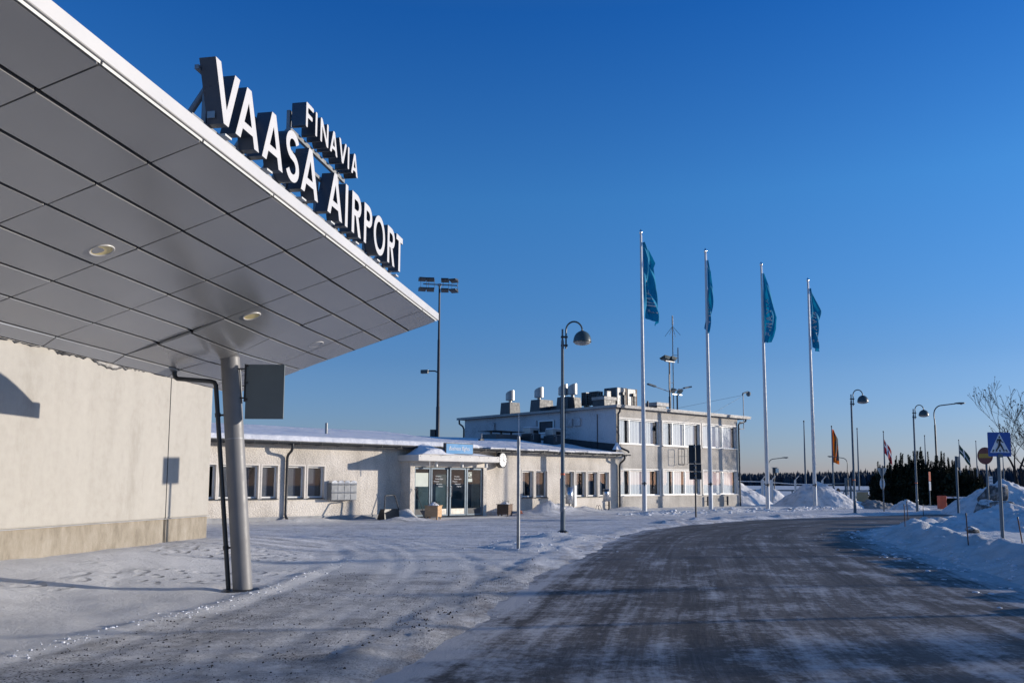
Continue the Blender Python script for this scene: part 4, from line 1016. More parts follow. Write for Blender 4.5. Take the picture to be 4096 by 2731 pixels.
def facade_things():
    # mail boxes
    root = thing('mailbox_bank', 'bank of eight grey steel mailboxes with arched tops on the cream wall', 'mailbox', floc(-11.85, -.0, .86), FANG)
    mb = MB(); w = .305
    mb.box(-.62, .60, -.34, -.002, 0, .70); mb.build('case', M['galv'], root, bevel=.008)
    for k in range(4):
        x = -.62 + k * w + .002
        pr = [(x, .70), (x + w - .004, .70)] + [(x + w / 2 - .002 + (w / 2 - .004) * math.cos(a), .70 + .115 * math.sin(a)) for a in np.linspace(0, PI, 12)]
        mb = MB(); mb.prism(pr[2:], -.36, -.002, lambda a, b, c: (a, c, b)); mb.build('arched_top', M['steel'], root)
        for z in (.02, .36):
            mb = MB(); mb.box(x + .014, x + w - .018, -.352, -.341, z, z + .23); d = mb.build('door', M['galv'], root)
            mb = MB(); mb.add([(x + .014, -.341, z + .32), (x + w - .018, -.341, z + .32), (x + w - .018, -.385, z + .265), (x + .014, -.385, z + .265)], [(0, 3, 2, 1), (0, 1, 2, 3)]); mb.build('flap', M['ventpale'], d)
    # wall clock on an arm
    c = floc(-3.16, -.34, 2.70)
    root = thing('wall_clock', 'round white station clock on a wall bracket beside the porch canopy', 'clock', c, R(60) )
    mb = MB(); n = 40; ring = lambda r, y: [(r * math.cos(2 * PI * k / n), y, r * math.sin(2 * PI * k / n)) for k in range(n)]
    vs = ring(.385, -.10) + ring(.385, .10); mb.add(vs, [(k, n + k, n + (k + 1) % n, (k + 1) % n) for k in range(n)], 0, True)
    mb.add(ring(.385, -.10) + ring(.345, -.115), [(k, (k + 1) % n, n + (k + 1) % n, n + k) for k in range(n)], 0); mb.add(ring(.385, .10), [tuple(range(n))]); mb.build('case', M['dark'], root)
    mb = MB(); mb.add(ring(.335, -.106), [tuple(range(n))]); face = mb.build('face', M['white'], root)
    mb = MB()
    for k in range(12):
        a = k * PI / 6; d = Vector((math.sin(a), 0, math.cos(a))); t = Vector((math.cos(a), 0, -math.sin(a)))
        mb.obox(d * .275 + Vector((0, -.109, 0)), d * (.038 if k % 3 else .05), t * (.009 if k % 3 else .014), (0, .002, 0))
    mb.build('hour_marks', M['signink'], face)
    for a, l, w_ in ((R(-3), .30, .016), (R(118), .20, .022)):
        d = Vector((math.sin(a), 0, math.cos(a))); t = Vector((math.cos(a), 0, -math.sin(a))); mb = MB(); mb.obox(d * (l / 2 - .03) + Vector((0, -.113, 0)), d * (l / 2), t * w_, (0, .002, 0)); mb.build('hand', M['signink'], face)
    mb = MB(); mb.tube([(-.05, .1, 0), (-.35, .45, 0)], .03, 8); mb.build('bracket', M['darkpipe'], root)
    # illuminated sign
    root = thing('illuminated_sign', 'blue illuminated box sign reading Business flights standing on the porch canopy', 'sign', floc(-6.64, -1.45, 2.86), FANG)
    mb = MB(); mb.box(-.79, .79, -.04, .15, 0, .51); mb.build('case', M['dark'], root, bevel=.01)
    mb = MB(); mb.box(-.755, .755, -.05, -.041, .035, .475); f = mb.build('face', M['boxblue'], root)
    me = text_mesh('Business flights', .245, .006, .22); vs, fs, _ = me_data(me); xm = max(v.x for v in vs); k = 1.18 / xm
    mb = MB(); mb.add([(-.62 + v.x * k, -.054 - v.z, .19 + v.y) for v in vs], fs); mb.build('lettering', M['textwhite'], f)
    # planters
    for (s, y, mat, lab, rz) in ((-8.55, -2.15, 'wood', 'square planter of raw pale boards heaped with snow left of the entrance', .62), (-3.62, -1.15, 'brownwood', 'brown wooden planter on legs with snowy twigs below the clock', .5)):
        p = floc(s, y); p.z = gz(p.x, p.y) - .02
        root = thing('planter', lab, 'planter', p, FANG + rz, 'wooden planters beside the entrance')
        mb = MB(); a = .29
        for k in range(3):
            z = .10 + k * .15
            mb.box(-a, a, -a, -a + .025, z, z + .145); mb.box(-a, a, a - .025, a, z, z + .145); mb.box(-a, -a + .025, -a + .026, a - .026, z, z + .145); mb.box(a - .025, a, -a + .026, a - .026, z, z + .145)
        mb.box(-a + .03, a - .03, -a + .03, a - .03, .12, .5); mb.build('box', M[mat], root)
        for sx in (-1, 1):
            for sy in (-1, 1):
                mb = MB(); mb.box(sx * (a - .05) - .025, sx * (a - .05) + .025, sy * (a - .05) - .025, sy * (a - .05) + .025, -.06, .1); mb.build('leg', M[mat], root)
        mb = MB(); mb.box(-a - .03, a + .03, -a - .03, -a + .03, .552, .58); mb.box(-a - .03, a + .03, a - .03, a + .03, .552, .58); mb.box(-a - .03, -a + .03, -a + .03, a - .03, .552, .58); mb.box(a - .03, a + .03, -a + .03, a - .03, .552, .58); mb.build('rim', M[mat], root)
        n = 14; mb = MB(); vs = []
        for j in range(n):
            for i in range(n):
                u, v = i / (n - 1) * 2 - 1, j / (n - 1) * 2 - 1; vs.append((u * a, v * a, .50 + .20 * max(0, 1 - u * u) * max(0, 1 - v * v) + .10 * float(fbm(np.array([u * 2 + s]), np.array([v * 2.]), 3)[0])))
        mb.add(vs, [(j * n + i, j * n + i + 1, (j + 1) * n + i + 1, (j + 1) * n + i) for j in range(n - 1) for i in range(n - 1)], 0, True); mb.build('snow_cap', M['roofsnow'], root)
        mb = MB()
        for k in range(16):
            x, y_ = random.uniform(-.2, .2), random.uniform(-.2, .2); mb.tube([(x, y_, .55), (x + random.uniform(-.14, .14), y_ + random.uniform(-.14, .14), .70 + random.uniform(0, .10))], .006, 4)
        mb.build('dry_twigs', M['bark'], root)
    # bricks by the right planter
    for k, (s, y, z, rz) in enumerate(((-3.02, -1.55, .0, .5), (-2.88, -1.42, .0, 1.4), (-2.98, -1.47, .085, .9))):
        p = floc(s, y); mb = MB(); mb.box(-.13, .13, -.06, .06, 0, .085); o = mb.build('brick', M['brick'], None, bevel=.01); o.location = (p.x, p.y, gz(p.x, p.y) + .0 + z); o.rotation_euler = (.15, .1, rz)
        tag(o, ('reddish brick lying flat on snow nearest the brown planter', 'reddish brick lying flat on snow behind the others', 'reddish brick resting on top of two others')[k], 'brick', 'red bricks beside the brown planter')
    # snow scoop
    p = floc(-10.15, -1.15); p.z = gz(p.x, p.y) - .06
    root = thing('snow_scoop', 'black plastic push snow scoop with tubular handle parked at the wall', 'snow scoop', p, FANG + .12)
    mb = MB(); mb.add([(-.40, -.22, .0), (.40, -.22, .0), (.40, -.18, .50), (-.40, -.18, .50), (-.36, .35, .06), (.36, .35, .06), (.38, .10, .50), (-.38, .10, .50)], [(0, 1, 2, 3), (0, 4, 5, 1), (4, 7, 6, 5), (1, 5, 6, 2), (0, 3, 7, 4)]); mb.build('pan', M['rubber'], root)
    mb = MB(); mb.tube([(-.40, -.19, .46), (-.26, -.05, 1.02), (-.22, -.03, 1.06), (.24, -.03, 1.08), (.28, -.05, 1.04), (.40, -.19, .46)], .026, 8); mb.build('handle', M['dark'], root)
    # shovel leaning on the pier
    p = floc(-8.52, -.98); p.z = gz(p.x, p.y) - .02
    root = thing('snow_shovel', 'black handled snow shovel leaning against the left porch pier', 'shovel', p, FANG)
    mb = MB(); mb.tube([(.12, -.25, .25), (-.06, .10, 1.18)], .015, 8); mb.build('shaft', M['dark'], root)
    mb = MB(); mb.tube([(-.055, .09, 1.16), (-.13, .11, 1.26), (-.06, .12, 1.30), (.02, .11, 1.26), (-.05, .09, 1.16)], .014, 8); mb.build('grip', M['dark'], root)
    mb = MB(); mb.add([(-.05, -.22, .34), (.28, -.22, .34), (.42, -.42, .0), (.06, -.42, .0), (-.05, -.20, .34), (.28, -.20, .34), (.42, -.40, .0), (.06, -.40, .0)], [(0, 1, 2, 3), (7, 6, 5, 4), (0, 3, 7, 4), (1, 5, 6, 2)]); mb.build('blade', M['rubber'], root)
    # bins by the right part of the wing
    p = floc(.95, -1.25); p.z = gz(p.x, p.y) - .05
    root = thing('litter_bin', 'tall stainless cylinder bin half hidden behind the near lamp post', 'bin', p, FANG)
    mb = MB(); mb.lathe([(.0, .18), (.20, .18), (.20, 1.02), (.0, 1.03)], 24, (-.32, 0, .05)); mb.build('drum', M['steel'], root)
    mb = MB(); mb.box(-.05, .10, -.12, .12, .1, 1.16); mb.build('back_plate', M['white'], root)
    mb = MB(); mb.tube([(-.02, 0, -.1), (-.02, 0, .3)], .035, 8); mb.tube([(-.32, 0, -.1), (-.32, 0, .24)], .035, 8); mb.build('leg', M['dark'], root)
    p = floc(3.05, -1.75); p.z = gz(p.x, p.y) - .05
    root = thing('litter_bin', 'small stainless bin on a single black post under the windows', 'bin', p, FANG)
    mb = MB(); mb.lathe([(.0, .50), (.165, .50), (.165, 1.12), (.15, 1.13), (.15, 1.05), (.0, 1.05)], 24, (-.21, 0, 0)); mb.build('drum', M['steel'], root)
    mb = MB(); mb.lathe([(.166, 1.0), (.168, 1.06), (.166, 1.11)], 24, (-.21, 0, 0)); mb.build('slot', M['dark'], root)
    mb = MB(); mb.tube([(0, 0, -.1), (0, 0, .5)], .03, 8); mb.build('post', M['dark'], root)
    mb = MB(); mb.tube([(0, 0, .5), (0, 0, 1.14)], .035, 10); mb.build('sleeve', M['white'], root)
    p = floc(2.05, -1.9); p.z = gz(p.x, p.y)
    root = thing('bicycle_rack', 'low black wire bicycle rack loops sticking out of snow', 'bike rack', p, FANG)
    mb = MB()
    for k in (0, .18): mb.tube([(-.18 + k, 0, -.1), (-.08 + k, .02, .2), (-.02 + k, .02, .24), (.04 + k, .02, .2), (.16 + k, 0, -.1)], .012, 6)
    mb.build('loop', M['dark'], root)
    p = floc(4.85, -.16)
    root = thing('socket_post', 'short black car heater post in front of the last windows', 'post', p, FANG)
    mb = MB(); mb.tube([(0, 0, .0), (0, 0, .60)], .055, 12); mb.build('post', M['dark'], root); mb = MB(); mb.tube([(-.0, 0, .62), (0, 0, .68)], .085, 12); mb.build('cap', M['dark'], root)
    mb = MB(); mb.tube([(0, 0, .4), (-.05, .14, .4)], .012, 6); mb.build('bracket', M['dark'], root)
    # empty sign frames on the office wall
    root = thing('wall_frame', 'pair of empty rounded tube sign frames fixed to office wall', 'frame', floc(11.55, -.0, 2.74), FANG)
    for x, y in ((-.42, -.34), (.20, -.12)):
        q = []
        for cx, cz, a0 in ((.20, .86, 0), (-.20, .86, 90), (-.20, .10, 180), (.20, .10, 270)):
            for k in range(5): a = R(a0 + 22.5 * k); q.append((x + cx + .10 * math.cos(a), y, cz + .10 * math.sin(a)))
        q.append(q[0]); mb = MB(); mb.tube(q, .016, 8, caps=False); mb.tube([(x - .3, y, .5), (x + .3, y, .5)], .008, 6); mb.tube([(x, y, .98), (x, 0, .98)], .01, 6); mb.tube([(x, y, -.02), (x, 0, -.02)], .01, 6); mb.build('tube_frame', M['dark'], root)
    # camera mast on the right end
    root = thing('security_camera', 'dome camera on an angled pole bracketed to the right wall end', 'camera', floc(17.65, -.5, 5.1), FANG)
    mb = MB(); mb.tube([(-.1, .3, .05), (.35, .3, .05), (.35, .3, 2.35)], .03, 8); mb.tube([(-.1, .3, .5), (.35, .3, .5)], .03, 8); mb.build('pole', M['galv'], root)
    mb = MB(); mb.tube([(.3, .3, 2.3), (.35, .3, 2.42), (.95, .3, 2.56)], .05, 8); mb.build('arm', M['postgrey'], root)
    mb = MB(); mb.lathe([(.0, -.17), (.10, -.14), (.15, -.03), (.15, .08), (.09, .15), (0, .16)], 16, (.98, .3, 2.42)); mb.build('dome', M['postgrey'], root)
    mb = MB(); mb.tube([(.35, .3, 2.3), (-5.5, 3.5, .9)], .007, 4); mb.tube([(.35, .3, 2.25), (-7, -.3, -.4)], .007, 4); mb.build('stay_wire', M['dark'], root)
facade_things()

def roof_things():
    Z = 5.985
    def at(s, y): return floc(s, y, Z)
    for k, (s, y, w, d, h, lab) in enumerate(((6.75, 3.35, .42, .38, .80, 'louvred cooling unit on blocks beside the twin cowled chimney'), (6.75, 2.55, .42, .72, .80, 'grid-fronted cooling unit on blocks in the middle of the roof edge'))):
        root = thing('cooling_unit', lab, 'cooling unit', at(s, y), FANG, 'cooling units on the office roof')
        mb = MB(); mb.box(-w / 2, w / 2, -d / 2, d / 2, .22, .22 + h); mb.build('case', M['vent'], root)
        mb = MB()
        for q in range(5):
            for z in range(7): mb.obox((-w / 2 - .004, -d / 2 + d * (q + .5) / 5, .27 + h * .88 * (z + .5) / 7), (.003, 0, 0), (0, d * .075, 0), (0, 0, h * .045))
        mb.build('side_grille', M['black'], root)
        mb = MB(); mb.box(-w / 2, w / 2, -d / 2 - .012, -d / 2 - .002, .22, .22 + h); f = mb.build('front_panel', M['acwhite'], root)
        mb = MB()
        for q in range(2):
            for z in range(7): mb.obox((-w / 2 + w * (q + .5) / 2, -d / 2 - .015, .27 + h * .88 * (z + .5) / 7), (w * .19, 0, 0), (0, .003, 0), (0, 0, h * .047))
        mb.build('grille', M['black'], f)
        mb = MB(); mb.box(-w / 2 + .02, w / 2 - .02, -d / 2 + .05, -d / 2 + .2, 0, .2); mb.build('block', M['wood'], root)
    root = thing('duct_box', 'low dark ventilation duct box between cooling units and chimney cap', 'duct', at(6.9, 1.75), FANG)
    mb = MB(); mb.box(-.5, .5, -.3, .45, .1, .72); mb.build('case', M['vent'], root, bevel=.02); mb = MB(); mb.box(.1, .45, -.36, -.301, .35, .68); mb.build('outlet', M['acwhite'], root)
    for (s, y, lab) in ((7.55, 1.4, 'tall pale heat pump standing behind the chimney cap'), (8.6, 1.5, 'tall pale heat pump with exposed pipes right of its twin')):
        root = thing('heat_pump', lab, 'heat pump', at(s, y), FANG, 'heat pumps on the office roof')
        mb = MB(); mb.box(-.42, .42, -.2, .85, .08, 1.22); mb.build('case', M['acwhite'], root, bevel=.03)
        mb = MB(); mb.box(-.43, -.421, -.1, .35, .1, 1.2); mb.box(-.43, -.421, .4, .8, .1, 1.2); mb.build('side_fins', M['vent'], root)
        mb = MB(); mb.tube([(.05, -.26, .15), (.05, -.26, .95)], .035, 8); mb.tube([(.16, -.24, .15), (.16, -.24, .8)], .025, 8); mb.box(-.06, .2, -.34, -.21, .78, .95); mb.build('pipework', M['dark'], root)
        mb = MB(); mb.box(.30, .425, -.212, -.201, .1, 1.22); mb.build('rust_strip', M['brownwood'], root)
    root = thing('spotlight', 'small square floodlight lamp in front of the left heat pump', 'floodlight', at(6.35, 1.2), FANG)
    mb = MB(); mb.box(-.16, .16, -.06, .08, .60, .92); mb.build('case', M['acwhite'], root); mb = MB(); mb.lathe([(.0, 0), (.09, 0)], 14); mb.v = [(x, -.064, .77 + y) for x, y, z in mb.v]; mb.build('lens', M['white'], root)
    mb = MB(); mb.tube([(0, 0, .4), (0, 0, .62)], .02, 6); mb.build('stand', M['dark'], root)
    # small roof units on the low wing's vents
    for k, (s, y, z, lab) in enumerate(((3.95, 3.3, 4.31, 'snow-capped exhaust fan box on the nearer dark roof vent'), (3.2, 4.4, 4.40, 'snow-capped exhaust fan box on the farther dark roof vent'))):
        root = thing('exhaust_fan', lab, 'fan', floc(s, y, z), FANG, 'exhaust fans on the low wing roof')
        mb = MB(); mb.box(-.36, .36, -.32, .32, 0, .36); mb.build('case', M['ventpale'], root, bevel=.03)
        mb = MB(); mb.box(-.1, .26, -.334, -.321, .05, .22); mb.build('outlet', M['black'], root); mb = MB(); mb.box(-.34, .34, -.3, .3, .361, .42); mb.build('snow_cap', M['roofsnow'], root, bevel=.025)
        mb = MB(); mb.tube([(-.35, -.36, -.1), (-.2, -.42, .0), (-.2, -.42, -.35)], .03, 8); mb.build('conduit', M['galv'], root)
    # light mast and aerial mast
    y = 1.5
    root = thing('roof_light_mast', 'dark roof mast carrying two floodlights and two street light arms', 'mast', at(12.45, y), FANG)
    mb = MB(); mb.tube([(0, 0, 0), (0, 0, 1.05)], .075, 12); mb.tube([(0, 0, 1.05), (0, 0, 3.25)], .05, 12); mb.build('pole', M['dark'], root)
    mb = MB(); mb.box(-.42, .5, -.06, .06, 3.25, 3.31); mb.build('crossbar', M['dark'], root)
    for x, rz in ((-.35, -1), (.35, 1)):
        mb = MB(); mb.add([(x - .35, -.2, 3.62), (x + .25, -.2, 3.58), (x + .25, .25, 3.40), (x - .35, .25, 3.44), (x - .22, -.14, 3.42), (x + .15, -.14, 3.38), (x + .15, .2, 3.32), (x - .22, .2, 3.34)], [(0, 1, 2, 3), (4, 7, 6, 5), (0, 4, 5, 1), (1, 5, 6, 2), (2, 6, 7, 3), (3, 7, 4, 0)]); mb.build('floodlight', M['lampgreen'], root)
    for sx in (-1, 1):
        mb = MB(); mb.tube([(0, 0, 1.35), (sx * 1.05, -.3 * sx, 1.62)], .025, 8); mb.build('lamp_arm', M['galv'], root)
        mb = MB(); mb.obox((sx * 1.32, -.38 * sx, 1.70), (.28, -.06 * sx * sx, .06 * sx), (0, .09, 0), (0, 0, .045)); mb.build('lamp_head', M['postgrey'], root)
    root = thing('aerial_mast', 'thin aerial mast with ground-plane rods and whip antennas on roof', 'antenna', at(12.95, y + .1), FANG)
    mb = MB(); mb.tube([(0, 0, 0), (0, 0, 5.7)], .028, 8); mb.build('pole', M['dark'], root)
    mb = MB(); mb.tube([(0, 0, 5.7), (0, 0, 6.3)], .045, 8); mb.build('whip', M['galv'], root)
    mb = MB()
    for k in range(4): a = k * PI / 2 + .3; mb.tube([(0, 0, 5.62), (.52 * math.cos(a), .52 * math.sin(a), 5.0)], .012, 5)
    mb.build('rods', M['dark'], root)
    for x, z in ((-.62, 1.45), (.33, 3.25)):
        mb = MB(); mb.tube([(x, -.15, z), (x, -.15, z + 1.0)], .035, 8); mb.build('whip', M['galv'], root); mb = MB(); mb.tube([(0, 0, z + .5), (x, -.15, z + .5)], .015, 6); mb.build('stub_arm', M['dark'], root)
    mb = MB(); mb.tube([(-.22, 0, 0), (0, 0, .35), (.22, 0, 0)], .02, 6); mb.tube([(0, .2, 0), (0, 0, .35)], .02, 6); mb.build('foot', M['dark'], root)
    root = thing('roof_floodlight', 'short roof post with two tilted floodlights right of the aerial', 'floodlight', at(13.2, y), FANG)
    mb = MB(); mb.tube([(0, 0, 0), (0, 0, 1.22)], .05, 10); mb.build('post', M['dark'], root); mb = MB(); mb.box(-.5, .45, -.04, .04, 1.2, 1.26); mb.build('crossbar', M['ventpale'], root)
    for x in (-.42, .28):
        mb = MB(); mb.add([(x - .22, -.12, 1.58), (x + .24, -.12, 1.54), (x + .26, .12, 1.30), (x - .16, .12, 1.34), (x - .2, -.06, 1.62), (x + .24, -.06, 1.58), (x + .3, .2, 1.34), (x - .12, .2, 1.36)], [(0, 1, 2, 3), (7, 6, 5, 4), (0, 4, 5, 1), (1, 5, 6, 2), (2, 6, 7, 3), (3, 7, 4, 0)]); mb.build('floodlight', M['lampgreen'], root)
roof_things()

# ------------------------------------------------------------------ street lamps, poles, signs
def street_lamps():
    root = thing('street_lamp', 'nearest grey street lamp with dome shade and orange band, on black base in snow', 'street lamp', (1.59, 26.6, gz(1.59, 26.6) - .02), 0, 'dome street lamps along the road')
    mb = MB(); mb.tube([(0, 0, -.1), (0, 0, .72), (0, 0, .76), (0, 0, 6.0), (0, 0, 6.08), (0, 0, 6.40)], [.078, .074, .064, .046, .030, .030], 16); mb.build('pole', M['postgrey'], root)
    mb = MB(); mb.lathe([(.0, .0), (.17, .0), (.16, .06), (.10, .10), (.08, .10)], 14); mb.build('base', M['rubber'], root)
    mb = MB(); mb.lathe([(.068, 1.80), (.070, 1.81), (.070, 1.85), (.068, 1.86)], 16); mb.build('band', M['orange'], root)
    mb = MB(); mb.box(-.085, -.02, -.085, -.05, .66, 1.70); mb.lathe([(.07, .72), (.083, .74), (.083, .80), (.07, .82)], 14); mb.build('cable_box', M['galv'], root)
    q = [(.112, 0, 5.78), (.112, 0, 6.36)] + [(.112 + .258 + .258 * math.cos(R(a)), 0, 6.36 + .285 * math.sin(R(a))) for a in range(165, -1, -15)] + [(.628, 0, 6.30)]
    mb = MB(); mb.tube(q, .027, 12); mb.build('arm', M['lampgreen'], root)
    for z in (5.88, 6.15):
        mb = MB(); mb.box(-.052, .165, -.04, .04, z - .028, z + .028); mb.build('clamp', M['dark'], root)
    mb = MB(); mb.lathe([(.0, .375), (.05, .372), (.06, .36), (.12, .335), (.19, .285), (.245, .21), (.275, .12), (.288, .03), (.29, .0), (.275, -.004), (.26, .03)], 32, (.628, 0, 5.985)); sh = mb.build('shade', M['lampgreen'], root)
    mb = MB(); mb.lathe([(.262, .02), (.255, -.03), (.22, -.06), (.12, -.085), (.02, -.09), (.012, -.10), (.0, -.10)], 28, (.628, 0, 5.985)); mb.build('lens', M['ventpale'], sh)
    dup(root, (18.2, 45.4, gz(18.2, 45.4) - .05), 'dome street lamp across road, standing right of the big snow pile')
    dup(root, (24.16, 51.0, gz(24.16, 51) - .1), 'farthest dome street lamp, standing in front of the dark pine shrubs', scale=(1, 1, .97))
    for x, y in ((38, 24.6), (22., 13.6), (43, 20.2)): dup(root, (x, y, 0), 'dome street lamp standing to the right of the picture')
    # long-arm lamps
    root = thing('road_lamp', 'tall dark road lamp with long curved arm rising behind the pine shrubs', 'street lamp', (37.4, 75, 0), 0, 'long-armed road lamps')
    mb = MB(); q = [(0, 0, 0), (0, 0, 6.8)]; mb.tube(q, [.09, .075], 12); q = [(0, 0, 6.8), (-.05, 0, 7.6)] + [(-.05 + .75 - .75 * math.cos(R(a)), 0, 7.75 + .80 * math.sin(R(a))) for a in range(10, 91, 16)] + [(1.9, 0, 8.70)]; mb.tube(q, .05, 10); mb.build('pole', M['darkpipe'], root)
    mb = MB(); mb.lathe([(0, -.5), (.08, -.46), (.14, -.1), (.13, .3), (.05, .46), (0, .47)], 14); mb.v = [(2.3 + z, y * .9, 8.74 + .03 * z + x * .6) for x, y, z in mb.v]; h = mb.build('lamp_head', M['dark'], root)
    mb = MB(); mb.lathe([(.11, 0), (.09, -.08), (0, -.10)], 12, (2.42, 0, 8.70)); mb.build('lens', M['ventpale'], h)
    dup(root, (35.6, 118, -3.6), 'distant road lamp with arm reaching right, behind the big snow pile')
    dup(root, (48.0, 122, -3.3), 'distant road lamp with arm reaching left toward its twin', rz=PI)
street_lamps()

def flagpoles():
    pos = [((6.97, 44.9), 'nearest and tallest-looking white flagpole with fully unfurled teal FINAVIA flag'), ((11.28, 48.5), 'second white flagpole from the left, its teal flag hanging narrow and edge-on'), ((15.38, 51.4), 'third white flagpole, dark teal flag bulging to the right'), ((19.65, 55.4), 'rightmost white flagpole of the row before the big snow pile')]
    def base(x, y, lab):
        root = thing('flagpole', lab, 'flagpole', (x, y, gz(x, y) - .03), 0, 'white flagpoles in front of the office')
        mb = MB(); mb.tube([(0, 0, 0), (0, 0, 2.4), (-.02, 0, 9), (-.04, 0, 14.85)], [.125, .118, .085, .055], 18); mb.build('pole', M['flagpole'], root)
        mb = MB(); mb.lathe([(0, .32), (.03, .25), (.085, .19), (.095, .12), (.07, .05), (.05, 0)], 16, (-.04, 0, 14.85)); mb.build('finial', M['chrome'], root)
        mb = MB(); mb.lathe([(.118, 1.42), (.135, 1.44), (.135, 1.48), (.118, 1.5)], 14); mb.box(-.03, .03, -.2, -.12, 1.35, 1.55); mb.build('cleat', M['dark'], root)
        mb = MB(); mb.tube([(.09, -.09, 1.5), (.035, -.06, 14.8)], .006, 4); mb.build('halyard', M['white'], root)
        return root
    def flag(root, prof, ztop, zbot, dirx, diry, amp, seed, txt, fx=1.):
        # prof: (v, near edge offset, far edge offset)
        nv, nu = 60, 36; rnd = random.Random(seed); ph = rnd.random() * 6
        vv = [p[0] for p in prof]
        def surf(u, v):
            a = np.interp(v, vv, [p[1] for p in prof]); b = np.interp(v, vv, [p[2] for p in prof])
            z = ztop + (zbot - ztop) * v
            droop = np.interp(v, vv, [p[3] for p in prof]) * u
            k = amp * min(1, u * 3) * (math.sin(u * 7.5 + v * 5 + ph) + .5 * math.sin(u * 15 - v * 9 + ph * 2)) * (.5 + .5 * v)
            d = a + (b - a) * u + .06 * math.sin(u * 9 + v * 7 + ph) * u
            return Vector((.06 + dirx * d - diry * k, diry * d + dirx * k, z - droop))
        mb = MB(); vs = [surf(i / nu, j / nv) for j in range(nv + 1) for i in range(nu + 1)]
        mb.add(vs, [(j * (nu + 1) + i, j * (nu + 1) + i + 1, (j + 1) * (nu + 1) + i + 1, (j + 1) * (nu + 1) + i) for j in range(nv) for i in range(nu)], 0, True)
        f = mb.build('flag', M['teal'], root)
        # printed word, reading upwards
        for sgn in (-1, 1):
            mb = MB(); v0 = .90
            for ch in txt:
                loops, w = letter(ch, .17)
                me = shape_mesh(loops, .0); vs_, fs_, _ = me_data(me)
                sc = .105; n0 = len(mb.v)
                for p in vs_:
                    v = v0 - p.x * sc * .95; u = .62 - p.y * sc * 3.2
                    q = surf(u, v); e = Vector((-diry, dirx, 0)) * (.018 * sgn); mb.v.append(tuple(q + e))
                for ff in fs_: mb.f.append([i + n0 for i in ff]); mb.m.append(0); mb.sm.append(False)
                v0 -= (w + .22) * sc
            mb.build('flag_lettering', M['flagwhite'], f)
    r1 = base(*pos[0][0], pos[0][1]); r2 = base(*pos[1][0], pos[1][1]); r3 = base(*pos[2][0], pos[2][1]); r4 = base(*pos[3][0], pos[3][1])
    flag(r1, [(0, 0, .06, .0), (.08, 0, .52, .10), (.2, 0, .92, .22), (.3, 0, .74, .10), (.45, 0, .80, .05), (.6, 0, .78, .06), (.75, .03, 1.02, .18), (.9, .05, 1.26, .30), (1, .08, 1.22, .34)], 14.42, 10.35, .80, .60, .20, 3, 'FINAVIA')
    flag(r2, [(0, 0, .05, .0), (.15, 0, .26, .1), (.4, 0, .27, .05), (.6, -.10, .24, .1), (.75, -.06, .18, .1), (.9, -.16, .10, .3), (1, -.26, -.0, .5)], 14.42, 10.5, .95, .3, .15, 8, 'FINAVIA')
    flag(r3, [(0, 0, .06, .0), (.2, 0, .30, .1), (.4, -.06, .52, .15), (.62, -.10, .80, .12), (.78, -.12, .72, .12), (.9, -.14, .55, .06), (1, -.15, .36, .0)], 14.42, 10.1, .94, -.34, .12, 5, 'FINAVIA')
    flag(r4, [(0, 0, .08, .0), (.15, 0, .50, .25), (.3, 0, .86, .3), (.45, .02, .76, .2), (.6, .04, .66, .15), (.8, .06, .70, .2), (1, .10, .78, .25)], 14.42, 10.5, .88, .48, .18, 11, 'FINAVIA')
    # far row
    fl = [('far_f1', 41.3, 10.3, None), ('f2', 45.2, 9.6, 'flagorange'), ('f3', 48.8, 9.3, None), ('f4', 52.5, 8.9, 'flagred'), ('f5', 58.3, 8.35, None), ('f6', 63.1, 7.75, 'flaggreen'), ('f7', 65.5, 7.6, None), ('f8', 69.2, 6.85, None)]
    labs = ['bare distant flagpole left of the rightmost teal flag pole', 'distant flagpole flying a long orange and black banner', 'bare distant flagpole just right of the second dome lamp', 'distant flagpole with a limp red and white flag', 'bare distant flagpole behind the pine shrubs', 'distant flagpole with a drooping dark green flag', 'bare distant flagpole left of the crossing sign', 'shortest-looking bare distant flagpole behind the crossing sign']
    for (nm, x, h, fm), lab in zip(fl, labs):
        D = 120 * 8.35 / (h - 1.65); k = D / 120
        root = thing('distant_flagpole', lab, 'flagpole', (x * k, D, -.2), 0, 'distant flagpoles beyond the road')
        mb = MB(); mb.tube([(0, 0, 0), (0, 0, 5), (0, 0, 10.1)], [.13, .11, .06], 10); mb.build('pole', M['postgrey'], root)
        mb = MB(); mb.lathe([(0, .16), (.12, .08), (.1, -.06), (0, -.1)], 10, (0, 0, 10.2)); mb.build('finial', M['dark'], root)
        if fm:
            if fm == 'flagorange': z1, z0, wd, dr = 9.9, 4.9, .85, .3
            else: z1, z0, wd, dr = (9.0, 6.7, 1.15, 2.0) if fm == 'flagred' else (9.4, 7.6, 2.0, 2.6)
            mb = MB(); nv, nu = 20, 12; vs = []
            for j in range(nv + 1):
                for i in range(nu + 1):
                    u, v = i / nu, j / nv; ww = wd * min(1, .25 + v * 3.2) if fm == 'flagorange' else wd
                    vs.append((.1 + u * ww, .16 * math.sin(u * 7 + v * 3), z1 + (z0 - z1) * v - dr * u))
            for j in range(nv):
                for i in range(nu):
                    mi = 0
                    if fm == 'flagorange' and i >= 4 and (j + i) % 11 < 9 and 1 < j < 18: mi = 1
                    if fm == 'flagred' and (i in (3, 4) or j in (6, 7, 8)): mi = 1
                    if fm == 'flaggreen' and (i in (4,) or j in (10, 11)): mi = 1
                    mb.add([vs[j * (nu + 1) + i], vs[j * (nu + 1) + i + 1], vs[(j + 1) * (nu + 1) + i + 1], vs[(j + 1) * (nu + 1) + i]], [(0, 1, 2, 3)], mi, True)
            mb.build('flag', [M[fm], M['flagdark'] if fm == 'flagorange' else M['flagwhite']], root)
flagpoles()

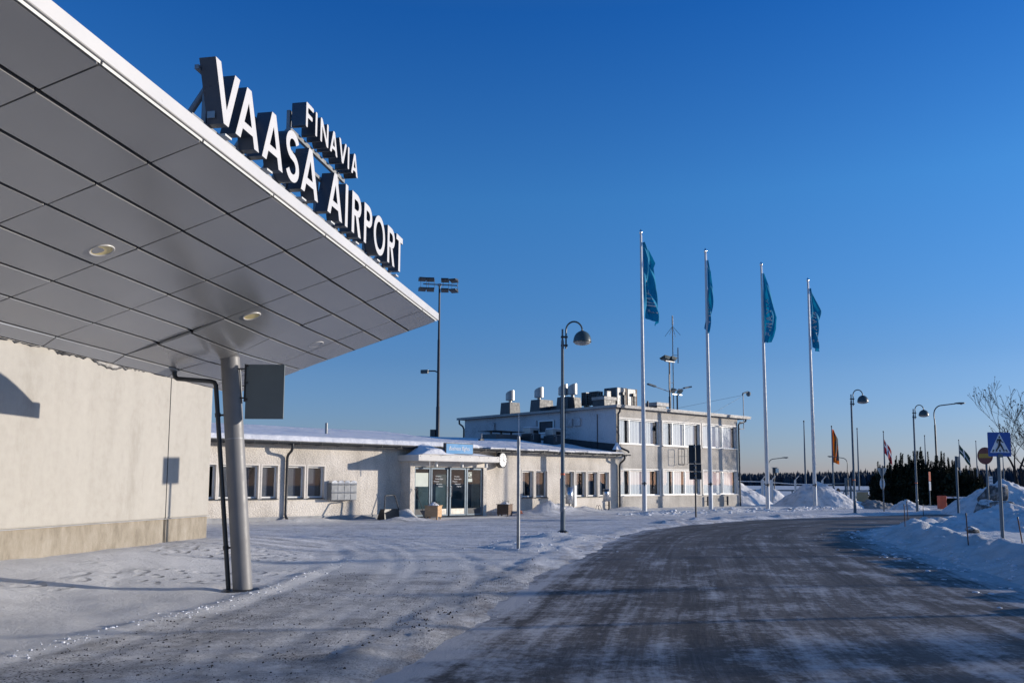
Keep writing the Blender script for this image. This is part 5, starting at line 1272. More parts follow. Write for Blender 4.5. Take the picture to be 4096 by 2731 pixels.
def flood_mast():
    Y = 75.; X = -6.55
    root = thing('floodlight_mast', 'tall dark floodlight mast with eight lamps rising behind the low roof', 'floodlight mast', (X, Y, 0), R(-14))
    mb = MB(); mb.tube([(0, 0, 0), (0, 0, 8.2), (0, 0, 8.25), (0, 0, 14.2), (0, 0, 14.25), (0, 0, 19.2)], [.19, .17, .14, .12, .10, .085], 16); mb.build('pole', M['dark'], root)
    mb = MB(); mb.tube([(-1.55, 0, 19.38), (1.7, 0, 19.05)], .055, 8); mb.box(-.15, .15, -.1, .1, 19.1, 19.3); mb.build('crossbar', M['galv'], root)
    for x, rz in ((-1.5, .55), (-.75, .35), (.62, .3), (1.45, -.1)):
        for s in (1, -1):
            mb = MB(); z = 19.22 - .1 * x + s * .46
            w, d, h = .34, .36, .17
            pts = [(-w, -d, -.02), (w, -d, -.02), (w, d, -.16), (-w, d, -.16), (-w, -d, .10), (w, -d, .10), (w, d * .7, .16), (-w, d * .7, .16)]
            ca, sa = math.cos(rz), math.sin(rz)
            mb.add([(x + a * ca - b * sa - .12, a * sa + b * ca, z + c_) for a, b, c_ in pts], [(0, 3, 2, 1), (4, 5, 6, 7), (0, 1, 5, 4), (1, 2, 6, 5), (2, 3, 7, 6), (3, 0, 4, 7)]); fl = mb.build('floodlight', M['darkpipe'], root, bevel=.03)
            mb = MB(); mb.tube([(x - .3, 0, z), (x - .28, 0, 19.22 - .1 * x)], .018, 6); mb.tube([(x + .26, 0, z), (x + .24, 0, 19.22 - .1 * x)], .018, 6); mb.build('yoke', M['dark'], fl)
    mb = MB(); mb.tube([(0, 0, 11.05), (-.1, 0, 11.32), (-.35, 0, 11.42), (-.95, 0, 11.44)], .06, 8); mb.build('side_arm', M['dark'], root)
    mb = MB(); mb.box(-1.65, -.93, -.16, .16, 11.22, 11.55); mb.build('side_lamp', M['lampgreen'], root, bevel=.05)
    mb = MB(); mb.box(-.62, -.15, -.25, .25, 4.2, 6.2); mb.build('switch_cabinet', M['dark'], root)
    mb = MB(); mb.tube([(-.6, 0, 5.0), (-3.8, 0, 4.75)], .02, 5); mb.tube([(-.6, 0, 4.85), (-3.8, 0, 4.75)], .02, 5); mb.tube([(-3.8, 0, 4.75), (-3.8, 0, 4.2)], .02, 5); mb.build('cable_rail', M['dark'], root)
flood_mast()

def signs():
    # pedestrian crossing sign
    bx, by = 13.14, 22.99
    root = thing('crossing_sign', 'blue square pedestrian crossing sign on a grey post in the right snowbank', 'road sign', (bx, by, gz(bx, by) - .05), R(6))
    mb = MB(); mb.tube([(0, 0, -.2), (0, 0, 2.36)], .045, 14); mb.build('post', M['postgrey'], root)
    Z = 2.30
    def rsq(w, r): return fillet([(-w, -w), (w, -w), (w, w), (-w, w)], r)
    mb = MB(); mb.prism(rsq(.325, .03), -.012, .012, lambda x, y, z: (x - .0, -.06 + z, Z + .33 + y)); pl = mb.build('plate', M['signblue'], root)
    def layer(polys, mat, nm, off):
        mb = MB()
        for p in polys: mb.prism(p, -.0015, .0015, lambda x, y, z: (x, -.0735 - off + z, Z + .33 + y))
        return mb.build(nm, M[mat], pl)
    layer([[(-.285, -.222), (.285, -.222), (0, .30)]], 'signwhite', 'triangle', 0)
    man = [[(-.035, .165), (.035, .165), (.03, .14), (.055, .07), (.09, .03), (.105, .055), (.05, .11)],   # placeholder of arm line kept slim
           ]
    def limb(pts, w):
        out = []
        for (x0, y0), (x1, y1), a, b in zip(pts, pts[1:], w, w[1:]):
            d = math.hypot(x1 - x0, y1 - y0); nx, ny = -(y1 - y0) / d, (x1 - x0) / d
            out.append([(x0 - nx * a, y0 - ny * a), (x1 - nx * b, y1 - ny * b), (x1 + nx * b, y1 + ny * b), (x0 + nx * a, y0 + ny * a)])
        return out
    head = [(.0 + .026 * math.cos(2 * PI * k / 14), .195 + .03 * math.sin(2 * PI * k / 14)) for k in range(14)]
    torso = [(-.045, .15), (.028, .15), (.032, .03), (.012, .0), (-.035, .0), (-.032, .06)]
    polys = [head, torso]
    layer(polys, 'signink', 'walker_body', .003)
    layer(limb([(-.04, .145), (-.075, .09), (-.07, .03)], [.018, .016, .012]), 'signink', 'walker_arm', .0075)
    layer(limb([(.02, .14), (.045, .085), (.10, .05)], [.018, .015, .012]), 'signink', 'walker_arm', .012)
    layer(limb([(-.012, .01), (-.045, -.08), (-.115, -.165)], [.026, .02, .014]) + [[(-.135, -.185), (-.07, -.185), (-.075, -.170), (-.115, -.155)]], 'signink', 'walker_leg', .0165)
    layer(limb([(.005, .01), (.055, -.075), (.10, -.165)], [.026, .02, .014]) + [[(.085, -.185), (.15, -.170), (.145, -.157), (.09, -.160)]], 'signink', 'walker_leg', .021)
    layer([[(-.235, -.205), (-.185, -.205), (-.155, -.135), (-.195, -.135)], [(-.022, -.205), (.024, -.205), (.022, -.135), (-.02, -.135)], [(.185, -.205), (.235, -.205), (.195, -.135), (.155, -.135)], [(-.135, -.207), (-.09, -.207), (-.088, -.195), (-.13, -.195)], [(.085, -.207), (.13, -.207), (.128, -.195), (.088, -.195)]], 'signink', 'stripes', .0)
    mb = MB(); mb.prism([(-.075, -.35), (.075, -.35), (.075, -.30)] + [(.075 * math.cos(R(a)), -.29 + .035 * math.sin(R(a))) for a in range(20, 161, 20)] + [(-.075, -.30)], -.004, .004, lambda x, y, z: (x, -.079 + z, Z + .33 + y)); mb.build('clamp', M['postgrey'], root)
    # edge-on sign on the island: its shadow falls on the terminal wall
    x, y = .165, 20.51
    root = thing('edge_on_sign', 'thin grey post carrying a square sign seen edge-on, on the rough snow island', 'road sign', (x, y, gz(x, y) - .05), 0)
    mb = MB(); mb.tube([(0, 0, -.1), (0, 0, 2.62), (0, 0, 2.72)], [.04, .04, .032], 12); mb.build('post', M['galv'], root)
    mb = MB(); mb.box(.0, .009, -.30, .30, 2.66, 3.26); mb.build('plate', M['signwhite'], root)
    mb = MB(); mb.box(-.035, .0, -.04, .04, 2.58, 2.70); mb.box(-.02, -.001, -.03, .03, 3.12, 3.15); mb.build('clamp', M['galv'], root)
    # three stacked sign backs
    x, y = 8.39, 39.0
    root = thing('stacked_sign_backs', 'stack of three black sign backs on a dark post before the office', 'road sign', (x, y, gz(x, y) - .05), R(-6))
    mb = MB(); mb.tube([(0, .0, -.1), (0, .0, 3.42)], .04, 12); mb.build('post', M['darkpipe'], root)
    for z0, z1, dx in ((2.56, 3.40, 0), (2.20, 2.53, .01), (1.84, 2.17, .02)):
        mb = MB(); mb.box(-.275 + dx, .275 + dx, .05, .065, z0, z1); p = mb.build('plate', M['signblack'], root)
        mb = MB(); mb.box(-.27 + dx, .27 + dx, .03, .048, z0 - .022, z0 - .002); mb.build('edge_rail', M['ventpale'], p)
        mb = MB(); mb.box(-.055, .055, -.045, .05, z0 + .05, z0 + .10); mb.box(-.055, .055, -.045, .05, z1 - .10, z1 - .05); mb.build('clamp', M['galv'], p)
    # far side of the road: triangle and round backs
    x, y = 22.0, 50.6
    root = thing('give_way_sign', 'grey backs of a triangular and a round sign on one post before pines', 'road sign', (x, y, gz(x, y) - .05), R(14))
    mb = MB(); mb.tube([(0, 0, -.1), (0, 0, 2.75)], .04, 10); mb.build('post', M['postgrey'], root)
    mb = MB(); mb.prism([(-.36, 2.60), (0, 1.97), (.36, 2.60)], .05, .062, lambda a, b, c: (a, c, b)); mb.build('triangle_plate', M['ventpale'], root)
    mb = MB(); mb.prism([(.17 * math.cos(2 * PI * k / 24), 1.68 + .34 * math.sin(2 * PI * k / 24)) for k in range(24)], .05, .062, lambda a, b, c: (a * 1.02, c, b)); mb.build('round_plate', M['signwhite'], root)
    mb = MB(); mb.tube([(-.07, .03, 2.0), (-.07, .03, 2.62)], .02, 6); mb.box(-.06, .06, -.04, .05, 1.9, 1.95); mb.box(-.06, .06, -.04, .05, 1.42, 1.47); mb.build('clamp', M['galv'], root)
    # post with plate seen almost edge-on, beside the dirty lumps
    x, y = 20.6, 39.5
    root = thing('narrow_sign_post', 'grey post with a narrow sign seen nearly edge-on beside the dirty lumps', 'road sign', (x, y, gz(x, y) - .05), R(72))
    mb = MB(); mb.tube([(0, 0, -.1), (0, 0, 3.02)], .05, 10); mb.build('post', M['postgrey'], root)
    mb = MB(); mb.box(-.30, .30, -.075, -.06, 2.5, 3.0); mb.build('plate', M['ventpale'], root)
    # red and yellow round sign behind the crossing sign
    x, y = 22.28, 40.
    root = thing('round_road_sign', 'round dull red and yellow sign half hidden behind the crossing sign', 'road sign', (x, y, gz(x, y) - .05), R(-61))
    mb = MB(); mb.tube([(0, 0, -.1), (0, 0, 3.4)], .05, 10); mb.build('post', M['postgrey'], root)
    mb = MB(); mb.prism([(.38 * math.cos(2 * PI * k / 28), 3.06 + .40 * math.sin(2 * PI * k / 28)) for k in range(28)], -.075, -.06, lambda a, b, c: (a, c, b)); d = mb.build('disc', M['signred'], root)
    mb = MB(); mb.prism([(-.30, 2.96), (.30, 2.96), (.30, 3.16), (-.30, 3.16)], -.08, -.077, lambda a, b, c: (a, c, b)); mb.build('band', M['yellow'], d)
    # reflective delineator
    root = thing('marker_post', 'slim marker post with orange top and white reflector, before pines', 'marker', (30.85, 63.1, .2), R(20))
    mb = MB(); mb.tube([(0, 0, -.2), (0, 0, 2.3)], .045, 8); mb.build('post', M['postgrey'], root)
    mb = MB(); mb.box(-.09, .09, -.07, -.05, 1.65, 2.32); mb.build('orange_plate', M['orange'], root); mb = MB(); mb.box(-.08, .08, -.07, -.05, .95, 1.6); mb.build('white_plate', M['signwhite'], root)  # upper plate is ordinary orange paint
    # barrier
    root = thing('boom_barrier', 'orange boom barrier cabinet with white boom across the side road', 'barrier', (27.6, 54.9, .0), R(4))
    mb = MB(); mb.box(-.21, .21, -.2, .2, .05, .88); mb.build('cabinet', M['orange'], root, bevel=.02)
    mb = MB(); mb.box(.21, 3.6, -.06, .0, .72, .82); b = mb.build('boom', M['signwhite'], root)
    for k in range(4):
        mb = MB(); mb.box(.62 + k * .8, .80 + k * .8, -.065, -.061, .745, .79); mb.build('reflector', M['dark'], b)
    # white board by the far poles
    root = thing('information_board', 'small white information board on a post beyond the snow mound', 'sign', (41.5, 74.0, 0), 0)
    mb = MB(); mb.tube([(0, 0, 0), (0, 0, 1.8)], .04, 8); mb.build('post', M['postgrey'], root)
    mb = MB(); mb.box(-.16, .16, -.06, -.04, 1.2, 2.3); p = mb.build('board', M['signwhite'], root)
    mb = MB()
    for k in range(4): mb.box(-.13, .13, -.065, -.061, 1.3 + k * .26, 1.36 + k * .26)
    mb.build('printed_bars', M['dark'], p)
signs()

def stakes():
    L = [((12.2, 26.6), -.01, 'thin rusty stake leaning at the far bend of the snowbank edge, left of its neighbour'), ((14.07, 30.4), -.05, 'thin rusty stake leaning left, right behind the stake at the bend'), ((16.6, 34.55), 0., 'farthest thin dark stake beside the road before the dome lamp'), ((10.66, 20.06), -.03, 'reddish stake standing in the bank left of the crossing sign post'), ((11.5, 19.3), -.13, 'leaning reddish stake at the right picture edge')]
    root = None
    for (x, y), lean, lab in L:
        loc = (x, y, gz(x, y) - .1)
        if root is None:
            root = thing('snow_stake', lab, 'snow stake', loc, 0, 'snow stakes along the right bank')
            mb = MB(); mb.tube([(0, 0, -.2), (0, 0, .84)], .014, 8); mb.build('rod', M['rust'], root); mb = MB(); mb.tube([(0, 0, .80), (0, 0, .845)], .018, 8); mb.build('tip', M['dark'], root); o = root
        else: o = dup(root, loc, lab)
        o.rotation_euler = (0, lean, 0)
        if y > 29: o.scale = (1, 1, 1.0)
stakes()

# ------------------------------------------------------------------ snow piles and lumps
def mound(label, cx, cy, rx, ry, h, rot=0., mat='pile', n=54, rough=.5, sharp=1.0, z0=-.25, name='snow_pile', peak=(0, 0), cat='snow pile', group='ploughed snow piles', seed=0.):
    vs = []; fs = []
    for j in range(n + 1):
        for i in range(n + 1):
            u, v = i / n * 2 - 1, j / n * 2 - 1
            r = math.hypot(u - peak[0] * (1 - u * u), v - peak[1] * (1 - v * v)); e = max(0, 1 - r)
            e = e ** sharp if sharp != 1 else e * (1.25 - .25 * e)
            x, y = u * rx, v * ry
            f = float(fbm(np.array([x * .8 + cx + seed]), np.array([y * .8 + cy]), 5, .6)[0])
            g_ = abs(float(fbm(np.array([x * 1.7 + cx * 3 + seed]), np.array([y * 1.7 - cy]), 4, .6)[0])); k_ = float(fbm(np.array([x * 5 + seed]), np.array([y * 5 + cx]), 3, .6)[0])
            zz = h * e * (1 + rough * f * 1.5) + (rough * .35 * f + rough * .75 * (.10 - g_) + rough * .22 * k_) * min(1, e * 3)
            vs.append((x, y, zz if e > 0 else -.35))
    fs = [(j * (n + 1) + i, j * (n + 1) + i + 1, (j + 1) * (n + 1) + i + 1, (j + 1) * (n + 1) + i) for j in range(n) for i in range(n)]
    mb = MB(); mb.add(vs, fs, 0, True)
    o = mb.build(name, M[mat]); o.location = (cx, cy, z0 if z0 is not None else gz(cx, cy) - .1); o.rotation_euler = (0, 0, rot)
    return tag(o, label, cat, group)
def lump(label, c, s, seed, mat='lump'):
    bm = bmesh.new(); bmesh.ops.create_icosphere(bm, subdivisions=4, radius=1)
    rs = random.Random(seed); planes = [(Vector((rs.gauss(0, 1), rs.gauss(0, 1), rs.gauss(0, .8))).normalized(), rs.uniform(.55, .85)) for _ in range(11)]
    for v in bm.verts:
        p = v.co.copy()
        for nrm, d in planes:
            k = p.dot(nrm)
            if k > d: p -= nrm * (k - d) * .9
        f = float(fbm(np.array([p.x * 2.2 + seed]), np.array([p.y * 2.2 + p.z * 1.7]), 5)[0])
        p *= 1 + .35 * f; v.co = Vector((p.x * s[0], p.y * s[1], p.z * s[2]))
    me = bpy.data.meshes.new('snow_lump'); bm.to_mesh(me); bm.free(); me.materials.append(M[mat])
    me.polygons.foreach_set('use_smooth', [True] * len(me.polygons))
    o = bpy.data.objects.new('snow_lump', me); COL.objects.link(o); o.location = c; o.rotation_euler = (rs.uniform(-.3, .3), rs.uniform(-.3, .3), rs.uniform(0, 3))
    return tag(o, label, 'snow lump', 'dirty frozen snow lumps')
def piles():
    mound('big conical snow pile behind the rightmost teal flagpole', 20.9, 58.2, 3.6, 3.3, 2.05, .2, rough=.32, peak=(-.08, -.1), n=80)
    mound('snow pile pressed against the right end of the office', 16.3, 64, 2.4, 2.4, 2.1, 0, rough=.4, z0=-.2, seed=5.)
    mound('snow ridge behind the fence gate, right of the office', 18.0, 68, 2.9, 2.2, 1.9, 0, rough=.35, z0=-.2, seed=9.)
    mound('low snow pile beyond the fence, left of big pile', 22.3, 75.5, 2.6, 2.4, 1.55, 0, rough=.5, z0=-.2, seed=14.)
    mound('tall back snow mound beneath the bare tree on the right', 26.9, 46.5, 3.5, 3.2, 1.95, 0, rough=.4, z0=-.1, peak=(-.1, 0), n=70, seed=21.)
    mound('front snow mound behind the crossing sign post', 17.5, 30., 3.4, 2.6, 1.02, .25, rough=.45, z0=-.08, n=70, seed=28.)
    mound('middle snow mound carrying the dirty frozen lumps', 20.4, 35.6, 3.0, 2.4, .56, 0, rough=.5, z0=-.05, n=60, seed=33.)
    mound('snow heap with a steep face by the farthest dome lamp', 25.4, 54.3, 1.5, 1.2, .72, .1, rough=.5, z0=-.1, peak=(-.3, 0), seed=41.)
    mound('low dirty snow heap at the foot of pine shrubs', 23.9, 57., 2.2, 1.2, .6, 0, mat='dirtysnow', rough=.6, z0=-.08, seed=47.)
    lump('largest dirty frozen lump, left end of the right mounds', (19.5, 35.2, .52), (.66, .5, .50), 3)
    lump('dirty frozen lump directly left of crossing sign post', (18.6, 32.4, .70), (.56, .44, .42), 8)
    lump('highest dirty frozen lump, dark, below the round sign', (23.2, 41., 1.05), (.80, .6, .60), 12)
    lump('small dirty lump on the near slope of the front mound', (14.6, 27.2, .18), (.30, .2, .12), 17)
    lump('flat dirty lump on the rim of the right bank', (12.0, 25.4, .12), (.22, .15, .10), 23)
import bmesh
piles()

# ------------------------------------------------------------------ fence, cabinets, background
def background():
    root = thing('security_fence', 'pale post-and-rail security fence with cranked tops beyond the office', 'fence', (21.5, 72, -.1), 0)
    for x in (19.0, 21.1, 21.95, 23.9, 26.2):
        mb = MB(); mb.box(x - 21.5 - .07, x - 21.5 + .07, -.07, .07, -.2, 2.0); mb.tube([(x - 21.5, 0, 2.0), (x - 21.5 + .28, -.1, 2.35)], .04, 6); mb.build('post', M['offwhite'], root)
    for a, b, z0, z1 in ((-7, -.45, 1.95, 1.85), (.5, 2.4, 1.78, 1.66), (2.4, 5.5, 1.66, 1.64)):
        mb = MB(); mb.tube([(a, 0, z0), (b, 0, z1)], .035, 8); mb.build('top_rail', M['white'], root)
    mb = MB(); mb.box(-.33, -.25, -.05, .05, .2, 2.02); mb.box(.30, .38, -.05, .05, .2, 2.02); mb.box(-.25, .30, -.04, .04, 1.72, 1.90); mb.build('gate_frame', M['white'], root)
    mb = MB(); mb.box(.02, .2, -.06, -.05, 1.25, 1.5); mb.build('warning_plate', M['yellow'], root)
    mb = MB()
    for k in range(3): mb.tube([(-7, .02, 2.05 + k * .12), (5.5, -.02, 1.95 + k * .12)], .006, 4)
    mb.build('barbed_wire', M['dark'], root)
    root = thing('gate_portal', 'tall narrow steel portal of two posts with braces beyond snow pile', 'gate', (31.5, 80, -.1), 0)
    for x in (-.22, .22):
        mb = MB(); mb.box(x - .07, x + .07, -.07, .07, -.2, 2.25); mb.build('post', M['postgrey'], root)
    mb = MB(); mb.box(-.22, .22, -.05, .05, 2.1, 2.22); mb.tube([(-2.4, 0, 1.65), (-.22, 0, 1.72)], .06, 8); mb.tube([(.22, 0, 1.5), (.9, 0, .1)], .05, 6); mb.tube([(-.22, 0, 1.3), (-.8, 0, .1)], .05, 6); mb.build('rail', M['postgrey'], root)
    for (x, y, w, h, mat, lab) in ((30.75, 75, .46, 1.0, 'beigebox', 'larger beige electrical cabinet in snow left of pine shrubs'), (31.55, 75, .25, .55, 'greenbox', 'small grey-green cabinet beside the beige one')):
        root = thing('electrical_cabinet', lab, 'cabinet', (x, y, -.1), R(-15), 'electrical cabinets in the snow')
        mb = MB(); mb.box(-w, w, -.25, .25, 0, h); mb.build('body', M[mat], root, bevel=.02)
        mb = MB(); mb.box(-w * 1.04, w * 1.04, -.27, .27, h + .001, h + .05); mb.build('snow_lid', M['roofsnow'], root)
        mb = MB(); mb.box(-w * .9, -w * .03, -.262, -.251, .08, h * .93); mb.box(w * .03, w * .9, -.262, -.251, .08, h * .93); mb.build('door', M[mat], root)
    for (x, w, h, z, shape, lab) in ((29.25, .22, .5, .85, 0, 'square yellow sign toned brown for shade, half buried behind the big snow pile'), (29.8, .17, .3, .9, 1, 'round yellow sign toned brown for shade, right of the square one')):
        root = thing('buried_sign', lab, 'road sign', (x, 78, -.1), R(-20))
        mb = MB(); mb.tube([(0, 0, 0), (0, 0, 1.2)], .04, 6); mb.build('post', M['dark'], root)
        pl = [(-w, z), (w, z), (w, z + h), (-w, z + h)] if not shape else [(w * math.cos(2 * PI * k / 20), z + .1 + h * math.sin(2 * PI * k / 20)) for k in range(20)]
        mb = MB(); mb.prism(pl, -.06, -.05, lambda a, b, c: (a, c, b)); mb.build('plate', M['brownwood'], root)  # wood brown stands in for shade on the yellow plates
    root = thing('weather_box', 'small dark instrument box on a mast above the big snow pile', 'instrument box', (24.6, 80, 0), 0)
    mb = MB(); mb.tube([(0, 0, 0), (0, 0, 2.6)], .05, 8); mb.build('mast', M['dark'], root); mb = MB(); mb.box(-.1, .22, -.15, .15, 2.55, 3.05); mb.build('box', M['dark'], root); mb = MB(); mb.box(-.18, .3, -.2, .2, 3.051, 3.1); mb.build('lid', M['galv'], root); mb = MB(); mb.box(.1, .4, -.16, -.151, 2.6, 3.0); mb.build('pale_panel', M['paper'], root)
    root = thing('guard_rail', 'long low guard rail across the distant snowfield', 'guard rail', (60, 110, 0), R(4))
    mb = MB(); mb.box(-34, 48, -.03, .03, .62, .80); mb.build('beam', M['postgrey'], root)
    for k in range(28):
        mb = MB(); mb.box(-33.5 + 3 * k - .06, -33.5 + 3 * k + .06, .035, .12, -.2, .72); mb.build('post', M['postgrey'], root)
    # far wood
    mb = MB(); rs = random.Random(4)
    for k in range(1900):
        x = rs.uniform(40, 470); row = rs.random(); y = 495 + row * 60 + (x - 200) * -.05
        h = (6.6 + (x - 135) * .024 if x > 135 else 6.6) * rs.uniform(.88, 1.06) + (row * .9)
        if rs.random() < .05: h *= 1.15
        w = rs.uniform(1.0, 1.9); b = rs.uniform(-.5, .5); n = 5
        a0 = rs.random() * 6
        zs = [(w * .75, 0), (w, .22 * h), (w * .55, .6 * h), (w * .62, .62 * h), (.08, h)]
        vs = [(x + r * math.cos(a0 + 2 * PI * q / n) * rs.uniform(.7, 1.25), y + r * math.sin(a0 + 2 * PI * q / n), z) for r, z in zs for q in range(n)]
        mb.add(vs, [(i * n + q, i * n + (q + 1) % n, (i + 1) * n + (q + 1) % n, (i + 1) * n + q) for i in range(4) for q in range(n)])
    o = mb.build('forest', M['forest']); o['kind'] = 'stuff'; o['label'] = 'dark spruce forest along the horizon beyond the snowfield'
background()

# ------------------------------------------------------------------ trees
def bare_tree(name, label, loc, height, seed, stems=3, spread=.5, depth=6, buds=True, group=None):
    rs = random.Random(seed); root = thing(name, label, 'tree', loc, 0, group)
    tb, cb = MB(), MB()
    def grow(p, d, ln, r, lvl):
        pts = [p]; q = p; dd = d.copy(); n = 4
        for k in range(n):
            dd = (dd + Vector((rs.gauss(0, .10), rs.gauss(0, .10), rs.gauss(.05, .06)))).normalized(); q = q + dd * ln / n; pts.append(q)
        rad = [max(.0105, r * (1 - .45 * k / n)) for k in range(n + 1)]
        (tb if lvl < 2 else cb).tube(pts, rad, 7 if lvl < 2 else (4 if lvl < 4 else 3), caps=False)
        if lvl >= depth:
            if buds and rs.random() < .6:
                for _ in range(rs.randint(1, 2)):
                    c = q + Vector((rs.gauss(0, .03), rs.gauss(0, .03), rs.gauss(0, .03))); s = rs.uniform(.014, .03)
                    cb.obox(c, (s, s * .3, 0), (-s * .3, s, s * .2), (0, -s * .2, s))
            return
        kids = 2 if lvl < 1 else rs.choice((2, 2, 3))
        for k in range(kids):
            t = 1. if k == 0 else rs.uniform(.35, .95); b = pts[min(n, max(1, int(t * n)))]
            ax = Vector((rs.gauss(0, 1), rs.gauss(0, 1), rs.gauss(0, .35))).normalized()
            nd = (dd + ax * (spread * rs.uniform(.7, 1.3)) + Vector((0, 0, .10))).normalized()
            grow(b, nd, ln * rs.uniform(.68, .84), rad[-1] * (.85 if k == 0 else .7), lvl + 1)
    for s in range(stems):
        a = 2 * PI * s / stems + rs.random(); d = Vector((math.cos(a) * .28, math.sin(a) * .28, 1)).normalized()
        grow(Vector((math.cos(a) * .1, math.sin(a) * .1, -.2)), d, height * .27, height * .015, 0)
    tb.build('trunk', M['bark'], root); cb.build('crown', M['bark'], root)
    return root
def pine_shrub(label, x, y, h, r, seed, group='pine shrubs by the road'):
    rs = random.Random(seed); root = thing('pine_shrub', label, 'shrub', (x, y, gz(x, y) - .1 if y < 60 else 0.), 0, group)
    mb = MB(); sb = MB()
    for k in range(int(60 + 34 * r * h)):
        a = rs.random() * 2 * PI; rr = r * math.sqrt(rs.random()); top = h * (1 - .48 * (rr / r) ** 2.2) * rs.uniform(.45, 1.)
        bx, by = rr * math.cos(a), rr * math.sin(a); ln = rs.uniform(.35, .75)
        base = Vector((bx, by, max(.05, top - ln))); tip = Vector((bx + math.cos(a) * .12 * rr / r, by + math.sin(a) * .12 * rr / r, top))
        sb.tube([base, tip], [.03, .012], 3, caps=False)
        for q in range(34):
            t = q / 33; c = base.lerp(tip, t); aa = q * 2.4 + rs.random(); wl = rs.uniform(.13, .22) * (1.05 - .35 * t)
            d = Vector((math.cos(aa), math.sin(aa), rs.uniform(.35, .9))).normalized(); sd_ = Vector((-math.sin(aa), math.cos(aa), 0)) * .035
            mb.add([c - sd_, c + sd_, c + d * wl + sd_ * .5, c + d * wl - sd_ * .5], [(0, 1, 2, 3)])
    for k in range(int(420 * r * h)):
        a = rs.random() * 2 * PI; rr = r * .98 * math.sqrt(rs.random()); z = rs.random() * h * .82 * (1 - .4 * (rr / r) ** 2)
        c = Vector((rr * math.cos(a), rr * math.sin(a), z + .05)); n = Vector((rs.gauss(0, 1), rs.gauss(0, 1), rs.gauss(0, 1))).normalized(); t = n.orthogonal().normalized(); b = n.cross(t); s = rs.uniform(.08, .18)
        mb.add([c - t * s - b * s * .5, c + t * s - b * s * .4, c + b * s], [(0, 1, 2)])
    for k in range(int(7 * r + 4)):
        a = rs.random() * 2 * PI; rr = r * .85 * rs.random() ** .7; z0 = h * (1 - .42 * (rr / r) ** 2) * .88; ln = rs.uniform(.45, .95)
        base = Vector((rr * math.cos(a), rr * math.sin(a), z0)); tip = base + Vector((rs.gauss(0, .06), rs.gauss(0, .06), ln)); sb.tube([base, tip], [.03, .014], 3, caps=False)
        for q in range(46):
            t = q / 45; c = base.lerp(tip, t); aa = q * 2.4; wl = rs.uniform(.10, .16) * (1.1 - .3 * t); d = Vector((math.cos(aa), math.sin(aa), .8)).normalized(); sd_ = Vector((-math.sin(aa), math.cos(aa), 0)) * .035
            mb.add([c - sd_, c + sd_, c + d * wl + sd_ * .6, c + d * wl - sd_ * .6], [(0, 1, 2, 3)])
    sb.build('branches', M['bark'], root); mb.build('foliage', M['needle'], root)
    return root
def conifer(label, x, y, h, r, seed, group):
    rs = random.Random(seed); root = thing('spruce_tree', label, 'tree', (x, y, 0), 0, group)
    mb = MB(); mb.tube([(0, 0, -.3), (0, 0, h * .95)], [h * .018, .02], 8); mb.build('trunk', M['bark'], root); mb = MB()
    z = h * .1
    while z < h:
        w = r * (1 - z / h) ** .85 + .08; n = 11
        for k in range(n):
            a = 2 * PI * k / n + rs.random(); l = w * rs.uniform(.75, 1.1); d = Vector((math.cos(a), math.sin(a), -.28)); s = Vector((-math.sin(a), math.cos(a), 0)) * l * .22; c = Vector((0, 0, z))
            for q in range(3):
                e = Vector((0, 0, -.08 * q)); mb.add([c + d * l * .12 + e, c + d * l * (.55 + .1 * q) + s + e, c + d * l + e, c + d * l * (.55 + .1 * q) - s + e], [(0, 1, 2, 3)])
        z += h * .032
    mb.build('crown', M['needle'], root); return root
def trees():
    bare_tree('bare_tree', 'leafless multi-stemmed tree with dark buds behind the crossing sign', (36.3, 60.5, .2), 10.4, 21, 4, .52, 6)
    bare_tree('bare_tree', 'leafless tree cut off by the right picture edge', (39.2, 62.5, .2), 8.2, 34, 3, .46, 6)
    for k, (x, y, h, r, lab) in enumerate(((29.1, 66.6, 3.1, 1.15, 'leftmost tall pine shrub behind the round sign back'), (30.5, 66.0, 3.75, 1.2, 'dark pine shrub rising left of the farthest dome lamp'), (31.9, 66.6, 4.05, 1.25, 'tallest dark pine shrub, behind the farthest dome lamp'), (33.3, 66.1, 3.7, 1.2, 'dark pine shrub above the orange barrier cabinet'), (34.5, 66.4, 3.15, 1.2, 'rounded pine shrub left of the narrow sign post'), (35.3, 65.4, 2.5, 1.0, 'rightmost and lowest rounded pine shrub'), (28.1, 65.2, 1.5, .7, 'small low pine shrub at the left foot of the group'))):
        pine_shrub(lab, x, y, h, r, 50 + k)
    # row beyond the right picture edge: it throws the long shadows over road and bank
    g = 'roadside trees right of the picture'
    for k, (x, y, h, r) in enumerate(((30, 9.2, 7.5, 1.9), (27, 6.2, 6.5, 1.7), (38, 8.0, 8.5, 2.1))): conifer('roadside spruce to the right of the road', x, y, h, r, 80 + k, g)
    bare_tree('bare_tree', 'leafless roadside tree to the right of the road', (33, 12.9, 0), 7.5, 90, 3, .5, 6, True, g)
trees()
